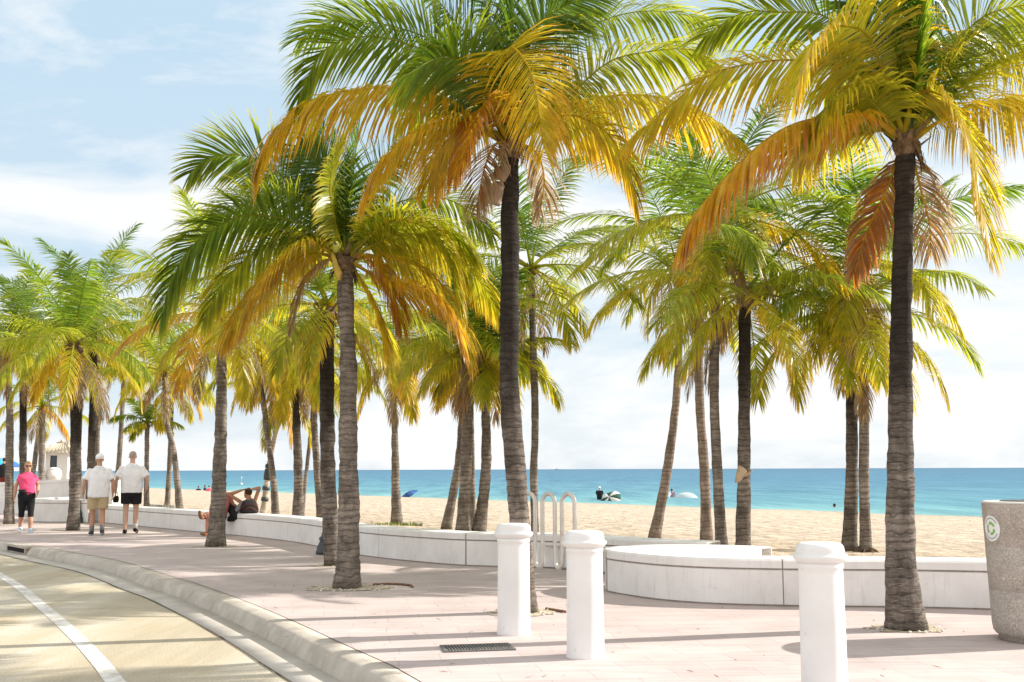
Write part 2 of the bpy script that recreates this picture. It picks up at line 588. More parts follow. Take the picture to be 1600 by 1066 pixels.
# travelling from far-left to near-right, road lies on the right-hand side = (-, -) side
def strip(curve, prof, name, mat, kind='structure', closed_ends=False):
    mb = MB()
    cs = [[(q.x, q.y, z) for q in offset(curve, d)] for d, z in prof]
    n = len(curve); k = len(prof)
    vs = []
    for i in range(n):
        for j in range(k): vs.append(cs[j][i])
    fs = []
    for i in range(n - 1):
        for j in range(k - 1):
            fs.append((i * k + j, (i + 1) * k + j, (i + 1) * k + j + 1, i * k + j + 1))
    mb.add(vs, fs)
    o = mb.build(name, mat)
    if kind: o['kind'] = kind
    return o


RZ = -0.15
wob = lambda i: 0.0
strip(SEAM, [(0.012, -0.02), (0.012, 0.0), (0.10, 0.002), (0.17, -0.006), (0.205, -0.022), (0.225, -0.05), (0.27, -0.145), (0.28, -0.20)], 'kerb', MAT['kerb'])
strip(SEAM, [(0.262, RZ - 0.01), (0.275, RZ + 0.010), (0.60, RZ + 0.004), (0.605, RZ - 0.02)], 'gutter', MAT['gutter'])
strip(SEAM, [(0.0, -0.012), (0.014, -0.012)], 'kerb_joint', MAT['crack'])
# road sheet
def sheet_between(name, mat, left, right, z):
    mb = MB(); vs = []
    for a, b in zip(left, right):
        for u in (0, .25, .5, .75, 1):
            q = a.lerp(b, u); vs.append((q.x, q.y, z))
    mb.add(vs, [(i * 5 + j, i * 5 + j + 1, i * 5 + j + 6, i * 5 + j + 5) for i in range(len(left) - 1) for j in range(4)])
    o = mb.build(name, mat, smooth=False); o['kind'] = 'structure'
    if sum(p.normal.z for p in o.data.polygons) < 0: o.data.flip_normals()
    return o


re_ = offset(SEAM, 0.15)
sheet_between('road', MAT['road'], re_, [SD * p.dot(SD) + ND * -90 for p in re_], RZ)
# crack line along the gutter edge (irregular)
mb = MB(); ce = offset(SEAM, 0.605); cr = []
for i, p in enumerate(ce):
    w = 0.008 + 0.006 * noise.noise(V((i * 0.7, 0, 0)))
    o1 = 0.012 * noise.noise(V((i * 0.9, 5, 0)))
    cr.append((offset(SEAM, 0.605 + o1 - w)[i], offset(SEAM, 0.605 + o1 + w)[i]) if 40 < i < 240 else None)
cr = [c for c in cr if c]
vs = []
for a, b in cr: vs += [(a.x, a.y, RZ + 0.008), (b.x, b.y, RZ + 0.008)]
mb.add(vs, [(2 * i, 2 * i + 2, 2 * i + 3, 2 * i + 1) for i in range(len(cr) - 1)])
tag(mb.build('gutter_crack', MAT['crack'], smooth=False), kind='structure')
# white lane line
lp = [G(-120, 838, RZ), G(0, 899, RZ), G(60, 943, RZ), G(120, 996, RZ), G(172, 1054, RZ), G(186, 1072, RZ)]
lp = [lp[0] + (lp[0] - lp[1]) * 1.5 + V((-1.0, 0, 0))] + lp + [lp[-1] + V((1.2, -2.1, 0)), lp[-1] + V((4.5, -8, 0))]
strip(catmull(lp, 90), [(-0.07, RZ + 0.004), (0.07, RZ + 0.004)], 'lane_line', MAT['line'])

# ------- low sea wall centre lines
WL_px = [(250, 826), (440, 845), (560, 868), (690, 882), (770, 886), (880, 889)]
wl_front = [V((-15.2, 35.2, 0)), V((-12.9, 32.0, 0))] + [G(*p) for p in WL_px]
WT = 0.475

# sidewalk sheet: seam -> line inside the walls
def n_of_s():
    pts = [(160, 9), (60, 9.2), (36, 9.3), (27, 9.45), (20.5, 9.6), (15.7, 9.1), (11.65, 9.9), (10.4, 9.9), (9.0, 9.3), (7.8, 9.2), (5.9, 10.55), (3, 12.5), (-8, 19.5), (-40, 40)]
    def f(s):
        for (s1, n1), (s0, n0) in zip(pts, pts[1:]):
            if s0 <= s <= s1:
                u = (s - s0) / (s1 - s0); u = u * u * (3 - 2 * u)
                return n0 + (n1 - n0) * u
        return pts[0][1] if s > pts[0][0] else pts[-1][1]
    return f


NW = n_of_s()
sheet_between('sidewalk', MAT['sidewalk'], SEAM, [SD * p.dot(SD) + ND * NW(p.dot(SD)) for p in SEAM], 0.0)

# sand sheet
mb = MB(); vs = []; rows = []
ss2 = [-160, -120, -80, -60, -45, -35, -28] + [x * 0.5 for x in range(-44, 80)] + [42, 46, 52, 60, 75, 100, 140, 200, 300]
nn = [0, .03, .06, .1, .14, .19, .25, .31, .38, .46, .54, .63, .72, .81, .9, 1.0]
for s in ss2:
    n0 = NW(s)
    for j, u in enumerate(nn):
        n = n0 + (62 - n0) * u
        p = SD * s + ND * n
        z = SAND0 - SLOPE * (n - N0) if n > N0 else SAND0
        if j > 0 and u < 0.9: z += 0.035 * noise.noise(V((p.x * 0.5, p.y * 0.5, 0))) + 0.03 * noise.noise(V((p.x * 0.15, p.y * 0.15, 3)))
        vs.append((p.x, p.y, z))
K = len(nn)
fs = [(i * K + j, i * K + j + 1, (i + 1) * K + j + 1, (i + 1) * K + j) for i in range(len(ss2) - 1) for j in range(K - 1)]
mb.add(vs, fs)
tag(mb.build('beach_sand', MAT['sand']), kind='structure')
# ground below everything
mb = MB(); mb.add([(-400, -300, -1.6), (400, -300, -1.6), (400, 500, -1.6), (-400, 500, -1.6)], [(0, 1, 2, 3)])
tag(mb.build('ground', MAT['sand'], smooth=False), kind='structure')
# sea
mb = MB(); vs = []
for s in (-60000, 60000):
    for n in (SHORE - 8, 60000): 
        p = SD * s + ND * n; vs.append((p.x, p.y, WATER))
mb.add(vs, [(0, 1, 3, 2)])
o = mb.build('sea', MAT['water'], smooth=False); o['kind'] = 'structure'
if o.data.polygons[0].normal.z < 0: o.data.flip_normals()


def wall_sweep(name, label, centre, width, h=WT, cap=0.10, seg=2.0, closed=True, z0=0.0, cat='low wall'):
    """path of centre points -> body segments + core + cap"""
    base = centre[len(centre) // 2].copy(); base.z = z0
    root = empty(name, base)
    tag(root, label, cat)
    def sweep(mb, pts, hw, zlo, zhi, bev):
        prof = [(-hw, zlo), (-hw, zhi - bev), (-hw + bev, zhi), (hw - bev, zhi), (hw, zhi - bev), (hw, zlo)]
        k = len(prof); vs = []
        for i, p in enumerate(pts):
            t = pts[min(i + 1, len(pts) - 1)] - pts[max(i - 1, 0)]; t.z = 0; t.normalize()
            nr = V((t.y, -t.x, 0))
            for d, z in prof: vs.append((p.x + nr.x * d, p.y + nr.y * d, z0 + z))
        fs = []
        for i in range(len(pts) - 1):
            for j in range(k):
                j2 = (j + 1) % k
                fs.append((i * k + j, i * k + j2, (i + 1) * k + j2, (i + 1) * k + j))
        fs.append(tuple(range(k))[::-1]); fs.append(tuple((len(pts) - 1) * k + j for j in range(k)))
        mb.add(vs, fs)
    body = MB(); capm = MB(); core = MB()
    L = [0]
    for i in range(1, len(centre)): L.append(L[-1] + (centre[i] - centre[i - 1]).length)
    n = max(1, round(L[-1] / seg))
    fine = catmull(centre, n * 10 + 1)
    hw = width / 2
    for a in range(n):
        pts = fine[a * 10:a * 10 + 11]
        q = [p.copy() for p in pts]
        if a > 0: q[0] = q[0] + (q[1] - q[0]).normalized() * 0.0018
        if a < n - 1: q[-1] = q[-1] + (q[-2] - q[-1]).normalized() * 0.0018
        sweep(body, q, hw - 0.006, 0.018, h - cap - 0.012, 0.008)
        sweep(capm, q, hw, h - cap + 0.008, h, 0.02)
    sweep(core, fine, hw - 0.014, -0.05, h - 0.014, 0.004)
    # dirt line where the wall meets the paving
    fl = lambda mbx, nm, mt: mbx.build(nm, mt, root, off=base, smooth=False)
    fl(body, 'body', MAT['white']); fl(capm, 'cap', MAT['white']); fl(core, 'joint', MAT['joint'])
    return root


def off_c(pts, d):
    return offset([V(p) for p in pts], d)


hw = 0.46
# left (long) wall: front base traced, centre is half a width towards the sea
lw_front = catmull(wl_front + [V((1.6, 14.55, 0)), V((2.45, 13.95, 0))], 60)
lw_c = off_c(lw_front, -hw / 2)
wall_sweep('seawall', 'long low white sea wall winding behind the walkers, with a darker joint under its cap', lw_c, hw)
# near wall with its scrolled end
nf = [G(1660, 958), G(1540, 953.5), G(1400, 950), G(1250, 948.5), G(1100, 944), G(1020, 937), G(966, 929)]
curl = [V((7.2, 10.15, 0))] + nf
cc = off_c(catmull(curl, 50), hw / 2 * -1)
if cc[10].y < catmull(curl, 50)[10].y: cc = off_c(catmull(curl, 50), hw / 2)
endp = cc[-1]
curlc = [V((12.5, 7.9, 0)), V((9.6, 9.35, 0))] + cc[3::4] + [endp + V((-0.10, 0.30, 0)), endp + V((0.12, 0.66, 0)), endp + V((0.62, 0.80, 0)), endp + V((1.25, 0.66, 0)), endp + V((1.55, 0.42, 0))]
nwall = wall_sweep('seawall', 'near white sea wall whose rounded end scrolls back on itself behind the bollards', curlc, hw)

# paved infill of the scroll
k0 = len(curlc) - 8
inf = catmull(curlc[k0:], 40)
cen = sum(inf, V((0, 0, 0))) / len(inf)
ib = V(nwall.location)
mb = MB(); n_i = len(inf)
mb.add([(p.x, p.y, WT - .006) for p in inf] + [(p.x, p.y, -.02) for p in inf], [tuple(range(n_i))] + [(i, i + 1, n_i + i + 1, n_i + i) for i in range(n_i - 1)] + [(n_i - 1, 0, n_i, 2 * n_i - 1)])
mb.build('infill', MAT['white'], nwall, off=ib, smooth=False)

# ------------------------------------------------------------------ palms
PAL = [(0.0, (0.040, 0.098, 0.010)), (0.2, (0.098, 0.170, 0.012)), (0.4, (0.25, 0.29, 0.016)), (0.55, (0.41, 0.385, 0.022)), (0.68, (0.52, 0.375, 0.020)),
       (0.8, (0.48, 0.265, 0.012)), (0.88, (0.38, 0.13, 0.010)), (0.95, (0.29, 0.185, 0.085)), (1.05, (0.32, 0.255, 0.165))]



def pal(a):
    a = max(0, min(1.05, a))
    for (a0, c0), (a1, c1) in zip(PAL, PAL[1:]):
        if a <= a1:
            u = (a - a0) / (a1 - a0)
            return tuple(x + (y - x) * u for x, y in zip(c0, c1))
    return PAL[-1][1]


def frond(mb, pts, n=60, Lmax=0.6, wl=0.03, age=0.3, droop=0.6, twist=0.0, seg=3, a0=0.14, S0=None, tipage=0.2, rr=rnd, ratio=1.0, gap=0.04, rach=0.016):
    C = catmull(pts, 28)
    h = C[-1] - C[0]; h.z = 0
    if h.length < 0.05: h = V((rr.uniform(-1, 1), rr.uniform(-1, 1), 0))
    h.normalize()
    S0 = h.cross(Z).normalized() if S0 is None else S0
    # rachis
    rc = pal(min(0.72, age * 0.6 + 0.28)); rc2 = pal(min(0.8, age + 0.15))
    rad = [rach * (1 + 1.3 * max(0, 1 - i / 6)) * (1 - 0.82 * i / 27) for i in range(28)]
    b0 = len(mb.c)
    mb.tube(C, rad, 5, col=rc, cap=False)
    for i in range(n):
        t = a0 + (1 - a0) * (i + rr.uniform(-.3, .3)) / (n - 1)
        t = max(a0, min(0.999, t))
        x = t * 27; k = min(26, int(x)); P = C[k].lerp(C[k + 1], x - k)
        T = (C[min(27, k + 2)] - C[max(0, k - 1)]).normalized()
        S = S0 - T * S0.dot(T)
        if S.length < 0.05: continue
        S.normalize()
        N = S.cross(T)
        if twist:
            q = Matrix.Rotation(twist, 3, T); S = q @ S; N = q @ N
        u = (t - a0) / (1 - a0)
        prof = (0.55 + 0.45 * min(1, u / 0.18)) * (1 - 0.55 * max(0, (u - 0.6) / 0.4) ** 1.5) * ratio
        ang = R(72 - 50 * u ** 1.4)
        for side in (-1, 1):
            if rr.random() < gap: continue
            L = Lmax * prof * rr.uniform(0.86, 1.08)
            an = ang + rr.uniform(-.09, .09)
            d0 = (T * math.cos(an) + S * (side * math.sin(an)) + N * (0.28 - 0.1 * u + rr.uniform(-.08, .08))).normalized()
            dr = droop * rr.uniform(0.75, 1.3)
            d0 = (d0 - Z * dr * 0.40).normalized()
            d1 = (d0 - Z * dr * 0.45).normalized()
            d2 = (d0 - Z * dr * 1.05).normalized()
            la = age + rr.uniform(-.07, .07)
            ca = pal(la); cb = pal(la + tipage * 0.35); ct = pal(la + tipage * rr.uniform(0.6, 1.3))
            W = d0.cross(N)
            if W.length < 1e-4: continue
            W.normalize()
            W = Matrix.Rotation(rr.uniform(-.5, .5) + side * 0.35, 3, d0) @ W
            w = wl * rr.uniform(0.8, 1.15) * (0.75 + 0.25 * prof)
            p1 = P + d0 * (L * .34)
            if seg == 3:
                p2 = p1 + d1 * (L * .34); p3 = p2 + d2 * (L * .32)
                vs = [P - W * w * .28, P + W * w * .28, p1 - W * w * .5, p1 + W * w * .5, p2 - W * w * .36, p2 + W * w * .36, p3]
                mb.add(vs, [(0, 1, 3, 2), (2, 3, 5, 4), (4, 5, 6)], [ca, ca, ca, ca, cb, cb, ct])
            else:
                p2 = P + d0 * (L * .1) + d1 * (L * .5) + d2 * (L * .4)
                p1 = P + (d0 + d1) * (L * .24)
                vs = [P - W * w * .35, P + W * w * .35, p1 - W * w * .5, p1 + W * w * .5, p2]
                mb.add(vs, [(0, 1, 3, 2), (2, 3, 4)], [ca, ca, cb, cb, ct])


def trunk(path, r0, r1, base, mat, parent, nseg=60, nside=14, flare=1.35, seed=0, ringy=0.02, top_swell=1.0):
    C = catmull(path, nseg)
    rr = random.Random(seed)
    rad = []
    Ltot = sum((C[i + 1] - C[i]).length for i in range(nseg - 1))
    for i in range(nseg):
        u = i / (nseg - 1)
        r = r0 + (r1 - r0) * min(1, u * 1.3) ** 0.5
        r *= 1 + (flare - 1) * max(0, 1 - u * Ltot / 0.55) ** 1.6
        r *= 1 + ringy * (1 if i % 2 else -1) * rr.uniform(.3, 1.2) + rr.uniform(-.015, .015)
        r *= 1 + 0.05 * noise.noise(V((seed * 3.1, u * 9, 0)))
        if u > 0.93: r *= top_swell
        rad.append(r)
    C[0] = C[0] - Z * 0.06
    mb = MB()
    mb.tube(C, rad, nside)
    # out-of-round surface
    nv = []
    for (x, y, z) in mb.v:
        k = 0.02 * noise.noise(V((x * 9, y * 9, z * 5)) ) + 0.012 * noise.noise(V((x * 30, y * 30, z * 18)))
        nv.append((x + k * r0 / 0.14 * 0.7, y + k * 0.5, z))
    mb.v = nv
    return mb.build('trunk', mat, parent, off=base), C


def crown_base(C, r, parent, base, seed, hero=False, n_boot=9):
    """fibre mass and leaf-base boots round the top of the trunk"""
    rr = random.Random(seed)
    mb = MB()
    top = C[-1]; ax = (C[-1] - C[-4]).normalized()
    m = ax.to_track_quat('Z', 'Y').to_matrix()
    prof = []
    Lb = r * (3.0 if hero else 2.6)
    for i in range(9):
        u = i / 8
        prof.append((r * (1.02 + 0.45 * math.sin(math.pi * min(1, u * 1.1)) - 0.65 * u * u), u * Lb))
    pts = [top - ax * (Lb * .45) + ax * p[1] for p in prof]
    mb.tube(pts, [p[0] for p in prof], 12)
    nv = []
    for (x, y, z) in mb.v:
        d = V((x, y, z)) - top
        k = 1 + 0.22 * noise.noise(V((x * 14, y * 14, z * 7)) ) + 0.12 * noise.noise(V((x * 40, y * 40, z * 12)))
        d2 = d - ax * d.dot(ax)
        nv.append(tuple(V((x, y, z)) + d2 * (k - 1)))
    mb.v = nv
    for k in range(n_boot):
        a = 2.4 * k + rr.uniform(-.3, .3)
        hd = m @ V((math.cos(a), math.sin(a), 0))
        z0 = -Lb * .35 + Lb * .75 * k / n_boot
        p0 = top + ax * z0 + hd * r * 0.7
        p1 = p0 + hd * r * (0.9 + .3 * rr.random()) + ax * r * rr.uniform(.6, 1.4)
        p2 = p1 + hd * r * rr.uniform(.5, 1.0) + ax * r * rr.uniform(-.1, 1.2)
        mb.tube([p0, (p0 + p1) / 2, p1, p2], [r * .5, r * .42, r * .26, r * .12], 7, ell=0.45, ref=tuple(ax.cross(hd)))
    # ragged fibre strands
    for k in range(26 if hero else 12):
        a = rr.uniform(0, 6.28)
        hd = m @ V((math.cos(a), math.sin(a), 0))
        p0 = top + ax * rr.uniform(-.3, .25) * Lb + hd * r * 1.1
        L = rr.uniform(1.0, 2.6) * r
        p1 = p0 + hd * L * .35 - Z * L * .5
        p2 = p1 + hd * L * .1 - Z * L * .7 + V((rr.uniform(-.2, .2), rr.uniform(-.2, .2), 0)) * L
        w = r * rr.uniform(.08, .22)
        W = hd.cross(Z).normalized() * w
        mb.add([p0 - W, p0 + W, p1 - W, p1 + W, p2], [(0, 1, 3, 2), (2, 3, 4)])
    return mb.build('crown', MAT['fibre'], parent, off=base)


def arc_frond_pts(c, az, el0, L, bend, side=0.0):
    """path that starts at elevation el0 and bends down"""
    pts = [V(c)]
    h = V((math.cos(az), math.sin(az), 0)); s = h.cross(Z)
    n = 6
    for i in range(n):
        u = (i + .5) / n
        e = el0 - bend * (u ** 1.25)
        e = max(e, -1.45)
        d = h * math.cos(e) + Z * math.sin(e) + s * side * u
        pts.append(pts[-1] + d * (L / n))
    return pts


def auto_fronds(c, L, n, seed, yellow=0.0, elmin=-0.9, elmax=1.35, dens=34, seg=2, wl=0.04, Lmax=0.55, az0=None, dead=2, droopk=1.0):
    rr = random.Random(seed)
    out = []
    a = rr.uniform(0, 6.28) if az0 is None else az0
    for k in range(n):
        u = k / (n - 1)
        a += 2.399963 + rr.uniform(-.25, .25)
        el = elmax + (elmin - elmax) * (u ** 0.85) + rr.uniform(-.12, .12)
        Lk = L * (0.72 + 0.32 * math.sin(math.pi * min(1, 0.25 + u * 0.8))) * rr.uniform(.9, 1.1)
        bend = rr.uniform(0.8, 1.3) * (0.5 + 0.75 * min(1, u * 2.2) - 0.22 * u)
        age = 0.18 + 0.34 * u ** 1.1 + yellow * (0.2 + 0.4 * u) + rr.uniform(-.12, .09)
        age = min(age, 0.50 + rr.uniform(0, .08)) if rr.random() > .06 or u < .6 else .68
        dr = (0.45 + 0.65 * u) * droopk * rr.uniform(.8, 1.2)
        out.append(dict(pts=arc_frond_pts(c, a, el, Lk, bend, rr.uniform(-.25, .25)), age=age, droop=dr, n=dens, seg=seg, wl=wl, Lmax=Lmax, twist=rr.uniform(-.5, .5), tipage=rr.uniform(.1, .35), rr=rr))
    for k in range(dead + (1 if dead else 0)):
        a = rr.uniform(0, 6.28)
        out.append(dict(pts=arc_frond_pts(c - Z * .08, a, rr.uniform(-.5, -1.0), L * rr.uniform(.45, .75), 0.9), age=rr.uniform(.95, 1.05), droop=1.3, n=dens - 8, seg=seg, wl=wl * .7, Lmax=Lmax * .75, twist=rr.uniform(-.4, .4), tipage=.1, rr=rr, gap=.3))
    return out


def coconuts(crown, c, r, base, seed, n, mat):
    rr = random.Random(seed)
    for k in range(n):
        a = rr.uniform(0, 6.28)
        p = c + V((math.cos(a) * r * 1.5, math.sin(a) * r * 1.5, rr.uniform(-.22, -.05)))
        mb = MB(); mb.ball((0, 0, 0), (0.085, 0.085, 0.11))
        o = mb.build('coconut', mat, crown, loc=p - base)


def palm(label, px, widths, ground='sand', L=2.4, n=20, yellow=0.0, seed=1, mat='trunk', base=None, hero=False, fr=None, extra_auto=None, dY=0.0, dens=34, wl=0.042, Lmax=0.55, group=None, elmin=-0.42, elmax=1.3, dead=2, name='palm_tree', flare=1.16, droopk=1.0, coco=0, cocomat='coconut_brown', lift=0.0):
    """px: list of pixel points base..crown used to measure the trunk; widths px at base and top"""
    p0 = base if base is not None else (G(*px[0]) if ground == 'walk' else GS(*px[0]))
    Y = p0.y
    path = [p0] + [A(x, y, Y + dY * (i + 1) / (len(px) - 1)) for i, (x, y) in enumerate(px[1:])]
    ppm = F / Y
    r0, r1 = widths[0] / 2 / ppm, widths[1] / 2 / ppm
    root = empty(name, p0)
    tag(root, label, 'palm tree', group or 'coconut palms along the beach promenade')
    far_ = Y > 20
    tr, C = trunk(path, r0, r1, p0, MAT[mat], root, nseg=90 if hero else 44, nside=18 if hero else 10, flare=flare, seed=seed)
    c = C[-1] + (C[-1] - C[-3]).normalized() * r1 * 1.2
    if hero:
        cb = crown_base(C, r1, root, p0, seed, True)
        specs = []
        for s in fr:
            s = dict(s)
            pts = s.pop('px'); dep = s.pop('d', 0.0)
            P3 = []
            for i, q in enumerate(pts):
                u = i / (len(pts) - 1)
                P3.append(A(q[0], q[1], c.y + dep * u))
            P3[0] = c + V((P3[0].x - c.x, 0, 0)) * .35 - Z * .06
            s['pts'] = P3
            specs.append(s)
        if extra_auto: specs += auto_fronds(c, seed=seed, **extra_auto)
        for s in specs:
            s['n'] = int(s.get('n', 74) * 1.75); s['Lmax'] = s.get('Lmax', .62) * 1.16; s['wl'] = s.get('wl', 0.03) * .82; s.setdefault('gap', .07); s.setdefault('rr', random.Random(seed * 31 + len(s['pts']) + int(s['age'] * 100)))
            mb = MB()
            frond(mb, **s)
            mb.build('frond', MAT['leaf'], cb, off=p0)
        if coco: coconuts(cb, C[-1], r1, p0, seed, coco, MAT[cocomat])
        return root, cb, C, p0
    mb = MB()
    for s in auto_fronds(c, L * 1.03, n - 4, seed, yellow, elmin, elmax, int(dens * 1.7), 2 if far_ else 3, wl * .72, Lmax * 1.12, dead=dead, droopk=droopk):
        s.setdefault('gap', .13)
        frond(mb, **s)
    cr = mb.build('crown', MAT['leaf'], root, off=p0)
    fb = crown_base(C, r1, cr, p0, seed, False, 7)
    fb.name = 'leaf_bases'
    if coco: coconuts(cr, C[-1], r1, p0, seed, coco, MAT[cocomat])
    return root, cr, C, p0


# --- hero palm, right
P1 = [
    dict(px=[(1412, 200), (1398, 80), (1390, -60)], d=0.5, age=.06, droop=.25, twist=1.2, wl=.036),
    dict(px=[(1408, 200), (1372, 60), (1295, -50)], d=0.3, age=.08, droop=.25, twist=.9, wl=.036),
    dict(px=[(1422, 200), (1452, 70), (1505, -50)], d=0.5, age=.08, droop=.3, twist=-1.0, wl=.036),
    dict(px=[(1416, 200), (1430, 70), (1436, -80)], d=-0.3, age=.18, droop=.2, twist=1.4, wl=.036),
    dict(px=[(1410, 190), (1363, 68), (1321, 41), (1288, 52), (1261, 86), (1243, 150)], d=-1.1, age=.58, droop=.75, twist=.5, Lmax=.66),
    dict(px=[(1400, 180), (1310, 40), (1213, 19), (1156, 22), (1100, 58)], d=0.5, age=.36, droop=.45, twist=.7),
    dict(px=[(1395, 195), (1310, 105), (1250, 94), (1175, 99), (1100, 122), (1030, 182), (985, 218)], d=0.2, age=.58, droop=1.0, twist=.35, tipage=.28),
    dict(px=[(1405, 215), (1363, 184), (1325, 180), (1250, 191), (1194, 221), (1137, 274), (1090, 330), (1066, 378)], d=-0.8, age=.73, droop=1.5, twist=.15, Lmax=.66, tipage=.26, n=88, wl=.036),
    dict(px=[(1398, 212), (1430, 150), (1464, 145), (1490, 169), (1517, 225), (1528, 300), (1543, 385)], d=-0.9, age=.60, droop=.7, twist=-.5, tipage=.15),
    dict(px=[(1440, 195), (1494, 174), (1543, 161), (1600, 160), (1690, 205)], d=0.1, age=.62, droop=1.25, twist=-.2),
    dict(px=[(1430, 180), (1500, 92), (1560, 66), (1660, 90)], d=0.4, age=.5, droop=.8, twist=-.5),
    dict(px=[(1430, 180), (1510, 50), (1590, 10), (1680, 10)], d=-0.4, age=.38, droop=.6, twist=-.8),
    dict(px=[(1432, 190), (1530, 110), (1620, 90), (1720, 150)], d=1.0, age=.5, droop=.9),
    dict(px=[(1405, 235), (1388, 290), (1355, 360), (1335, 425)], d=0.5, age=.90, droop=.9, twist=.55, tipage=.06, Lmax=.36, gap=.3),
    dict(px=[(1428, 240), (1440, 300), (1452, 350), (1455, 395)], d=0.6, age=.97, droop=1.1, twist=-.3, tipage=.1, gap=.4, wl=.018, Lmax=.42),
    dict(px=[(1400, 215), (1340, 190), (1285, 205), (1240, 260)], d=1.3, age=.55, droop=1.1),
    dict(px=[(1408, 190), (1370, 120), (1330, 110), (1290, 150)], d=1.3, age=.4, droop=.9, twist=.3),
    dict(px=[(1425, 190), (1450, 90), (1480, 60), (1520, 90)], d=1.5, age=.3, droop=.6),
    dict(px=[(1405, 200), (1350, 150), (1300, 160), (1262, 215)], d=-0.5, age=.5, droop=1.0, twist=.3),
]
P2 = [
    dict(px=[(798, 205), (783, 90), (740, -50)], d=0.4, age=.08, droop=.3, twist=1.3, wl=.036),
    dict(px=[(802, 205), (800, 90), (806, -70)], d=-0.3, age=.10, droop=.2, twist=1.4, wl=.036),
    dict(px=[(806, 205), (832, 90), (885, -50)], d=0.4, age=.12, droop=.3, twist=-1.1, wl=.036),
    dict(px=[(800, 205), (770, 110), (700, 20), (660, -30)], d=0.7, age=.06, droop=.35, twist=1.0),
    dict(px=[(805, 205), (820, 100), (850, 30), (930, -10)], d=-.4, age=.18, droop=.4, twist=-1.0),
    dict(px=[(790, 212), (700, 82), (600, 38), (520, 34), (470, 60)], d=0.7, age=.16, droop=.5, twist=.5),
    dict(px=[(790, 215), (720, 112), (640, 70), (568, 57), (505, 80), (468, 150)], d=-0.5, age=.27, droop=.6, twist=.75, Lmax=.66, tipage=.25),
    dict(px=[(785, 215), (685, 150), (610, 138), (550, 141), (475, 162), (422, 216), (405, 268)], d=-0.6, age=.66, droop=1.4, twist=.15, Lmax=.68, n=96, wl=.034, tipage=.22),
    dict(px=[(785, 215), (715, 190), (655, 204), (600, 250), (572, 300)], d=-0.8, age=.64, droop=1.2, twist=.35, Lmax=.62, tipage=.2),
    dict(px=[(798, 200), (785, 110), (800, 74), (832, 120), (850, 232)], d=-1.2, age=.64, droop=.5, twist=.6, tipage=.2, Lmax=.6),
    dict(px=[(810, 200), (849, 120), (900, 60), (948, 30), (1020, 17), (1115, 32)], d=0.5, age=.36, droop=.9, twist=-.3, tipage=.3),
    dict(px=[(810, 208), (885, 154), (948, 99), (1005, 82), (1080, 78), (1125, 108)], d=-0.3, age=.42, droop=.95, twist=-.35, tipage=.25),
    dict(px=[(812, 212), (890, 165), (985, 148), (1060, 160), (1120, 190), (1168, 230)], d=-0.5, age=.60, droop=1.4, twist=-.1, tipage=.2),
    dict(px=[(815, 222), (880, 180), (945, 205), (980, 260), (992, 305)], d=-0.4, age=.6, droop=1.0, twist=-.5, tipage=.3),
    dict(px=[(790, 195), (762, 165), (738, 198), (712, 275)], d=-0.9, age=.80, droop=.9, twist=.5, tipage=.2, Lmax=.5, n=60),
    dict(px=[(795, 230), (775, 225), (758, 260), (745, 320)], d=-0.5, age=.98, droop=1.0, tipage=.05, Lmax=.45, n=50, wl=.022, gap=.2),
    dict(px=[(812, 230), (835, 235), (850, 275), (845, 330)], d=0.4, age=1.0, droop=1.0, tipage=.05, Lmax=.4, n=44, wl=.02, gap=.3),
    dict(px=[(790, 210), (735, 140), (680, 140), (640, 190)], d=1.3, age=.42, droop=.9, twist=.4),
    dict(px=[(808, 210), (850, 150), (900, 150), (935, 210)], d=1.3, age=.5, droop=1.0, twist=-.3),
    dict(px=[(790, 215), (740, 190), (690, 230), (670, 285)], d=0.6, age=.66, droop=1.1),
    dict(px=[(800, 205), (740, 110), (690, 90), (630, 120)], d=-1.2, age=.22, droop=.6, twist=.8),
]
